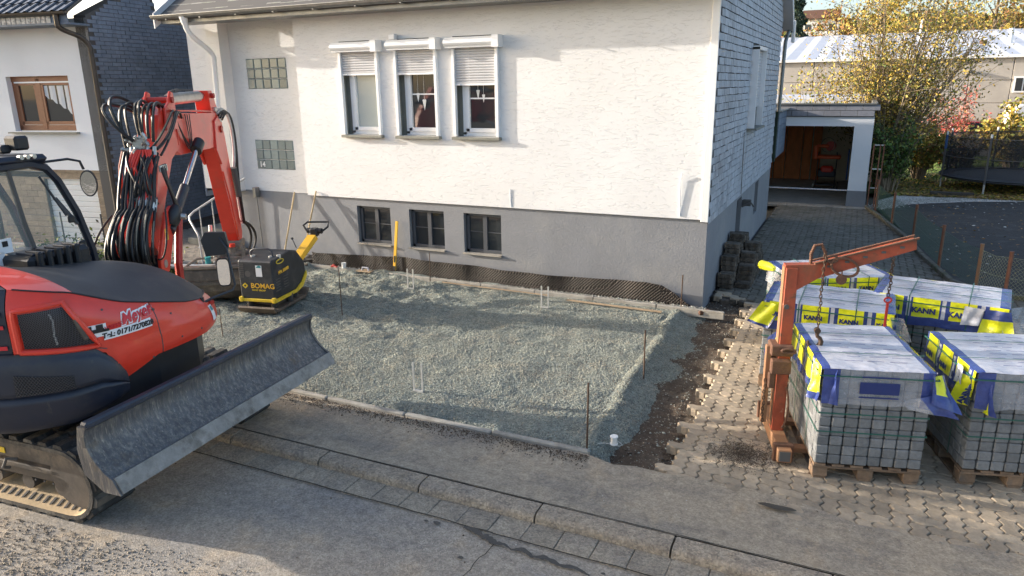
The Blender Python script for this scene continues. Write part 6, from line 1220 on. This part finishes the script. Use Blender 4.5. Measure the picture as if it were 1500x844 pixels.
# ================================================================== BACKGROUND: HALL, TREES, TRAMPOLINE, CAR, HILL
def leaves(P, s, mats, w_, parent, name='foliage', stuff=False):
    V, F = leafquads(P, s); return npmesh(name, V, F, mats, RNG.choice(len(mats), len(P), p=w_), parent)
def stem_bush(name, loc, label, cat, H_, spread, nst, nlv, lsz, mats, w_, seed, bark='bark', group=None, thick=.03, twigs=7, low=.15, dens=None, lean=0.):
    t = thing(name, loc, label, cat, group=group); r_ = random.Random(seed); b = MB(); pts = []
    for k in range(nst):
        a = r_.uniform(0, 6.283); sp_ = spread * r_.uniform(.15, 1.0) ** .7; h = H_ * r_.uniform(.55, 1.) * (1 - .25 * sp_ / max(spread, .01)); base = Vector((math.cos(a) * .22 * r_.random(), math.sin(a) * .22 * r_.random(), 0)); tip = Vector((math.cos(a) * sp_ + lean, math.sin(a) * sp_ * .7, h))
        c1 = base + Vector((tip.x * .15, tip.y * .15, h * .4)); pp = bez(base, c1, base * .2 + tip * .8 - Vector((0, 0, h * .12)), tip, 9); w0 = thick * r_.uniform(.5, 1.1)
        b.tube(pp, .01, 5, rr=[w0 * (1 - i / 10.5) + .004 for i in range(10)], cap=False)
        for q in range(twigs):
            i = r_.randint(3, 9); p = pp[i]; dr = Vector((r_.uniform(-1, 1) + .5 * math.cos(a), r_.uniform(-1, 1) + .5 * math.sin(a), r_.uniform(.1, 1.2))).normalized() * H_ * r_.uniform(.08, .2); b.tube([p, p + dr * .5 + Vector((0, 0, .03)), p + dr], .004, 3, cap=False, rr=[.010, .007, .003]); pts += [(p + dr * t_, .3) for t_ in (.35, .6, .85, 1)]
        pts += [(pp[i], .4) for i in range(5, 10)]
    b.build('stems', bark, t); A_ = np.array([p for p, _ in pts]); A_ = A_[A_[:, 2] > H_ * low]; idx = RNG.integers(0, len(A_), nlv); Q = A_[idx] + RNG.normal(0, H_ * .028, (nlv, 3))
    if dens: Q = Q[np.array([dens(p) for p in Q])]
    leaves(Q, lsz, mats, w_, t); return t
stem_bush('willow_shrub', (.75, 26.0, 0), 'large many stemmed shrub with sparse yellow and olive autumn leaves behind the garage', 'shrub', 6.8, 2.3, 80, 18500, .043, ['leaf_yellow', 'leaf_gold', 'leaf_olive', 'leaf_green'], [.32, .36, .26, .06], 4, thick=.035, twigs=11, lean=.3)
stem_bush('green_shrub', (.95, 24.6, 0), 'dark green leafy bush at the foot of the tall shrub beside the garage', 'shrub', 2.3, .75, 26, 5200, .055, ['leaf_green', 'leaf_olive', 'leaf_dark'], [.45, .25, .3], 5, low=.05)
stem_bush('olive_bush', (1.9, 28.2, 0), 'olive brown bush on the lawn right of the tall shrub', 'bush', 2.0, .9, 30, 4200, .06, ['leaf_olive', 'leaf_gold', 'leaf_rust'], [.5, .3, .2], 6, low=.1)
stem_bush('olive_bush', (3.2, 29.6, 0), 'half bare olive bush behind the left end of the trampoline', 'bush', 1.6, .9, 28, 2200, .06, ['leaf_olive', 'leaf_gold', 'leaf_rust'], [.4, .3, .3], 7, low=.1)
stem_bush('red_maple', (3.45, 33.0, 0), 'small slender tree with pink red leaves in front of the hall wall', 'tree', 3.4, .95, 16, 1100, .06, ['leaf_red', 'leaf_pink', 'leaf_rust'], [.5, .4, .1], 8, low=.35, thick=.03)
stem_bush('yellow_bush', (5.0, 31.0, 0), 'yellow green bush at the right edge behind the trampoline', 'bush', 2.7, 1.05, 34, 4200, .075, ['leaf_gold', 'leaf_olive', 'leaf_yellow'], [.35, .4, .25], 9, low=.08)
stem_bush('thin_tree', (-1.6, 27.2, 0), 'thin young tree with few yellow leaves rising behind the garage roof', 'tree', 4.9, .7, 7, 420, .06, ['leaf_yellow', 'leaf_olive'], [.6, .4], 10, low=.5, thick=.02)
hg_ = thing('low_hedge', (-1.2, 28.6, 0), 'low yellow olive hedge showing above the garage roof edge', 'hedge'); n = 4200; P = np.stack([RNG.uniform(-2.2, 2.2, n), RNG.normal(0, .35, n), RNG.uniform(.3, 2.35, n)], 1); leaves(P, .07, ['leaf_gold', 'leaf_olive', 'leaf_dark'], [.4, .35, .25], hg_); MB().box((0, 0, .7), (4.2, .1, 1.4)).build('branches', 'bark_dark', hg_)
# hall: panelled wall, white roof
hl = thing('factory_hall', (6, 46, 0), 'long low hall with grey wall panels and a pale sheet roof behind the gardens', 'hall')
me_h = MB().box((0, 0, 0), (1.87, .08, 1.13), bev=.015).mesh('wall_panel', 'hall_panel'); zt = 4.33
for i in range(24):
    for j in range(3): put('wall_panel', me_h, hl, (-2.05 - 1.9 * 12 + 1.9 * i, 0, zt - .58 - 1.15 * j))
MB().box((-2, .25, zt / 2), (48, .4, zt - .02)).build('wall_core', 'joint_dark', hl)
b = MB(); b.grid(96, 6, lambda u, v: (-26 + 52 * u, -.25 + 16 * v, zt + .06 + 2.1 * v + .04 * (int(u * 96) % 2))); b.build('roof_sheet', 'hall_roof', hl); MB().box((-1, -.22, zt + .03), (50, .08, .14)).build('eave_trim', 'white_paint', hl)
MB().cyl((1.3, 6, 4.9), (1.3, 6, 6.05), .13, 12).build('chimney_pipe', 'white_paint', hl, smooth=True); MB().cyl((.0, 6, 5.0), (.0, 6, 5.25), .35, 10, r2=.18).cyl((.0, 6, 5.25), (.0, 6, 5.42), .2).build('roof_vent', 'rust', hl, smooth=True); MB().cyl((-3.15, 10, 5.3), (-3.1, 10, 7.0), .06, 8).build('flue', 'white_paint', hl)
MB().box((1.3, -.1, 2.95), (.8, .1, .8)).build('window_frame', 'white_pvc', hl); 
for s in (-1, 1): MB().box((1.3 + s * .18, -.16, 2.95), (.3, .02, .64)).build('pane', 'glass_dark', hl)
MB().box((-1.0, -.25, 3.6), (.2, .3, .16)).build('wall_lamp', 'steel_dark', hl)
cpk = thing('carport', (-6.0, 38, 0), 'low carport with a pale blue sheet roof behind the garage', 'carport'); MB().box((2.5, 0, 2.55), (9.5, 5, .12)).build('roof_sheet', 'hall_roof', cpk); MB().box((2.5, -2.5, 2.42), (9.5, .1, .2)).build('fascia', 'hall_roof', cpk)
for k in range(7): MB().box((-1.9 + 1.5 * k, -2.4, 1.2), (.12, .12, 2.4)).build('post', 'white_paint', cpk)
sheet('parking_lot', [(-30, 38), (60, 38), (60, 46), (-30, 46)], .02, 'asphalt_path', kind='structure')
# hedge of bare pink twigs and a low wall in front of the lot
lw = thing('garden_wall', (6, 38, 0), 'long low grey garden wall in front of the parking lot', 'wall'); MB().box((0, 0, .45), (24, .2, .95)).build('wall', 'hall_panel', lw)
car = thing('red_car', (4.9, 40.0, .02), 'red parked car behind the garden, mostly hidden by bushes', 'car', rot=.1)
b = MB(); b.prism([(-2.0, .3), (2.0, .3), (2.08, .6), (1.95, .82), (1.05, .92), (.55, 1.36), (-.95, 1.40), (-1.65, .98), (-2.05, .85)], -.82, .82, 'xz'); bevel(b.build('body', 'car_red', car), .06, 3)
b = MB(); b.prism([(.92, .93), (.5, 1.31), (-.9, 1.34), (-1.45, 1.0)], -.835, .835, 'xz'); b.build('side_window', 'glass_dark', car); MB().add([(1.02, -.7, .95), (1.02, .7, .95), (.58, .62, 1.345), (.58, -.62, 1.345)], [(0, 1, 2, 3)]).build('windscreen', 'glass_dark', car, loc=(.012, 0, .012))
for x in (-1.3, 1.3):
    for y in (-.8, .8): wv = MB().cyl((x, y - .1, .32), (x, y + .1, .32), .32, 18).build('wheel', 'rubber', car, smooth=True); MB().cyl((x, y - .115, .32), (x, y + .115, .32), .19, 14).build('rim', 'galvanized', wv)
for y in (-.6, .6): MB().box((2.04, y, .66), (.06, .28, .12), bev=.02).build('headlight', 'glass_blind', car)
wc = thing('white_van', (8.6, 42.0, .02), 'white van parked in front of the hall, mostly hidden', 'van', rot=.1); b = MB(); b.prism([(-2.3, .35), (2.3, .35), (2.35, 1.0), (1.7, 1.2), (1.25, 2.0), (-2.2, 2.05), (-2.3, 1.8)], -.9, .9, 'xz'); bevel(b.build('body', 'white_paint', wc), .07, 3); MB().prism([(1.62, 1.2), (1.22, 1.85), (-.2, 1.85), (-.2, 1.2)], -.915, .915, 'xz').build('side_window', 'glass_dark', wc)
for x in (-1.45, 1.45): MB().cyl((x, -.92, .34), (x, .92, .34), .34, 18).build('wheel', 'rubber', wc, smooth=True)
# trees on the skyline behind the hall
def crown_tree(loc, H_, Rr, label, mats, w_, seed, n=2600, ls=.2, name='autumn_tree', grp='trees behind the hall', bare=.0, cat='tree'):
    t = thing(name, loc, label, cat, group=grp); r_ = random.Random(seed); b = MB(); b.tube([(0, 0, 0), (.1, 0, H_ * .3), (0, .1, H_ * .6), (.05, 0, H_ * .92)], .1, 7, rr=[.24, .18, .12, .03]); C_ = []
    for k in range(34):
        z = H_ * r_.uniform(.25, .97); a = r_.uniform(0, 6.28); rad = Rr * math.sin(math.pi * min(1, (z / H_) ** .8 * .95 + .04)) ** .6 * r_.uniform(.4, 1.); p = Vector((math.cos(a) * rad, math.sin(a) * rad, z)); q = Vector((0, 0, z - rad * .6)); b.tube([q, q * .5 + p * .5 + Vector((0, 0, -.05)), p], .03, 4, rr=[.07, .04, .012], cap=False)
        for _ in range(3): e = p + Vector((r_.uniform(-1, 1), r_.uniform(-1, 1), r_.uniform(-.1, 1.2))) * Rr * .28; b.tube([p, e], .01, 3, cap=False, rr=[.02, .008]); C_ += [e, (p + e) / 2]
        C_.append(p)
    b.build('trunk', 'bark', t); A_ = np.array(C_); idx = RNG.integers(0, len(A_), n); Q = A_[idx] + RNG.normal(0, Rr * .11, (n, 3)); leaves(Q, ls, mats, w_, t, 'crown'); return t
TL = [(.6, 64, 11.0, 2.6, 'round golden tree directly behind the tall yellow shrub'), (4.9, 66, 12.5, 3.0, 'tall thinly leaved golden tree above the roof vent of the hall'), (8.4, 68, 13.0, 3.2, 'tall golden brown tree at the right edge above the hall roof'), (12.2, 66, 11.5, 3.0, 'golden tree outside the right end of the hall roof'), (6.6, 70, 10.0, 2.6, 'pale thin birch between two golden trees behind the hall'), (-2.6, 66, 8.6, 2.6, 'low rusty brown tree left of the golden trees behind the hall'), (10.2, 72, 9.5, 2.4, 'low olive tree between two tall golden trees on the skyline'), (16, 70, 12, 3, 'brownish tree at the far right behind the hall')]
for k, (x, y, h, r_, lb) in enumerate(TL): crown_tree((x, y, 0), h, r_, lb, ['leaf_gold', 'leaf_yellow', 'leaf_rust', 'leaf_olive'], [[.3, .45, .1, .15], [.45, .2, .2, .15], [.4, .1, .35, .15], [.3, .3, .2, .2], [.5, .3, .1, .1], [.2, .05, .55, .2], [.3, .1, .2, .4], [.3, .1, .4, .2]][k], 30 + k, n=[2600, 1400, 1900, 1800, 700, 3000, 2400, 1800][k], ls=.13)
t = thing('conifer', (-5.2, 62, 0), 'dark green conifer rising just right of the slate clad wall', 'tree'); b = MB(); b.tube([(0, 0, 0), (0, 0, 11)], .2, 7, rr=[.25, .04]); b.build('trunk', 'bark_dark', t); n = 7000; z = 1 + 10.5 * RNG.random(n) ** 1.1; a = RNG.uniform(0, 6.28, n); rad = (12 - z) * .19 * (.75 + .25 * np.sin(z * 5)) * RNG.uniform(.5, 1, n); leaves(np.stack([np.cos(a) * rad, np.sin(a) * rad, z - rad * .25], 1), .14, ['needle', 'leaf_dark'], [.8, .2], t, 'crown')
# wooded hill with a red roofed house far behind
b = MB()
def hill(u, v): x = -160 + 420 * u; y = 90 + 160 * v; return (x, y, -1 + (17 + 4 * fbm(x, 2, .012) + 2 * fbm(x, y, .03)) * math.sin(math.pi * .5 * min(1, v * 1.15)) * (1.0))
b.grid(70, 16, hill); b.build('hill', 'hill', smooth=True, kind='structure')
n = 42000; u = RNG.random(n); v = RNG.random(n) * .8; P = np.array([hill(a, c) for a, c in zip(u, v)]) + RNG.normal(0, .9, (n, 3)) + np.array([0, 0, 1.2]); V, F = leafquads(P, .85)
npmesh('hill_wood', V, F, ['leaf_rust', 'leaf_gold', 'leaf_olive', 'leaf_dark'], RNG.choice(4, n, p=[.3, .25, .25, .2]), label='far autumn wood covering the hill on the horizon', cat='wood', kind='stuff')
for (x, y, lb) in ((-8.4, 150, 'far house with a red tiled roof on the hill left of the golden trees'), (22, 120, 'far pale house on the hill at the right')):
    h = thing('hill_house', (x, y, 10.5 if x < 0 else 9.0), lb, 'house'); MB().box((0, 0, 1.8), (6, 5, 3.6)).build('wall', 'white_paint', h); MB().prism([(-3.4, 3.5), (3.4, 3.5), (0, 5.2)], -3.2, 3.2, 'yz').build('roof', 'rust', h)
    for k in range(3): MB().box((-2 + 2 * k, -2.52, 2), (1, .06, 1.2)).build('window', 'glass_dark', h)
# trampoline
tp = thing('trampoline', (4.6, 26.6, 0), 'black trampoline with a tall safety net on the lawn behind the dark court', 'trampoline'); Rt = 2.15; NP = 8
ring_ = [(Rt * math.cos(a), Rt * math.sin(a), .85 - .48) for a in [2 * math.pi * k / 36 for k in range(37)]]
MB().tube(ring_, .035, 8, cap=False).build('frame_ring', 'steel_dark', tp, smooth=True); b = MB(); b.cyl((0, 0, .36), (0, 0, .39), Rt - .25, 36); b.build('jumping_mat', 'joint_dark', tp)
b = MB(); b.add([(r_ * math.cos(a), r_ * math.sin(a), .41) for a in [2 * math.pi * k / 36 for k in range(36)] for r_ in (Rt - .3, Rt + .06)], [(2 * k, 2 * k + 1, (2 * k + 3) % 72, (2 * k + 2) % 72) for k in range(36)]); b.build('spring_cover', 'steel_dark', tp)
for k in range(NP):
    a = 2 * math.pi * (k + .28) / NP; x, y = (Rt + .06) * math.cos(a), (Rt + .06) * math.sin(a); MB().tube([(x, y, .3), (x, y, 1.62)], .03, 8).build('net_pole', 'joint_dark', tp, smooth=True); MB().tube([(x, y, .4), (x, y, 0)], .025, 6).build('leg', 'galvanized', tp); MB().cyl((x, y, 1.62), (x, y, 1.72), .03).build('pole_cap', 'white_paint', tp)
    if k == 4: MB().cyl((x, y, 1.2), (x, y, 1.6), .036, 8).build('pole_sleeve', 'trampoline_blue', tp)
b = MB(); b.grid(48, 5, lambda u, v: (Rt * math.cos(2 * math.pi * u) * (1 - .02 * math.sin(math.pi * v)), Rt * math.sin(2 * math.pi * u), .4 + (1.18 + .03 * math.cos(2 * math.pi * u * 8)) * v)); b.build('safety_net', 'net_dark', tp, smooth=True)
for z in (1.0, 1.58): MB().tube([(Rt * 1.01 * math.cos(2 * math.pi * k / 36), Rt * 1.01 * math.sin(2 * math.pi * k / 36), z) for k in range(37)], .012, 5, cap=False).build('net_band', 'joint_dark', tp)
n = 900; P = np.stack([RNG.uniform(1.6, 8, n), RNG.uniform(14, 23.5, n), np.full(n, -.004)], 1); V, F = leafquads(P, .035, flat=True); npmesh('fallen_leaves', V, F, ['dry_leaf', 'leaf_rust', 'white_pebble'], RNG.choice([0, 1, 2], n, p=[.6, .2, .2]), label='scattered dry leaves and specks on the dark court', cat='fallen leaves', kind='stuff')
pl_ = thing('timber_plank', (2.6, 24.35, .0), 'dark plank lying at the left foot of the trampoline', 'plank'); MB().box((0, 0, .05), (1.1, .25, .08)).build('plank', 'bark_dark', pl_)
# front garden of the left neighbour, seen through the cab and under it
gd = thing('garden_bush', (-13.2, 8.6, 0), 'low green plants in the neighbour front garden left of the boom', 'plant'); n = 2600; P = np.stack([RNG.normal(0, .8, n), RNG.normal(0, .5, n), np.abs(RNG.normal(0, .22, n))], 1); leaves(P, .045, ['leaf_green', 'leaf_olive', 'leaf_dark'], [.4, .3, .3], gd); MB().tube([(0, 0, 0), (.05, 0, .3)], .02, 5).build('stem', 'bark', gd)
gw = thing('garden_fence', (-15.5, 8.6, 0), 'thin wire fence on a low tan wall in front of the neighbour garage', 'fence', rot=R(8)); MB().box((0, 0, .15), (7, .16, .34)).build('low_wall', 'concrete', gw)
for k in range(8): MB().cyl((-3.4 + k, 0, .3), (-3.4 + k, 0, 1.0), .016, 6).build('post', 'steel_dark', gw)
for z in (.5, .7, .92): MB().tube([(-3.4, 0, z), (3.6, 0, z)], .004, 4).build('wire', 'steel_dark', gw)
n = 3000; P = np.stack([RNG.uniform(-16, -10.2, n), RNG.uniform(6.8, 9.4, n), np.full(n, -.1)], 1); blades('grass', P, .13, 'grass', 'rough green grass in front of the neighbour house', 'grass', .012)
# planks and rubble between patio and bucket
pk = thing('grey_pipe', (-10.9, 9.0, .02), 'pale plastic pipe lying on the patio edge behind the bucket', 'pipe'); MB().cyl((-.8, -.1, .09), (.5, .35, .09), .045).build('pipe', 'galvanized', pk, smooth=True)
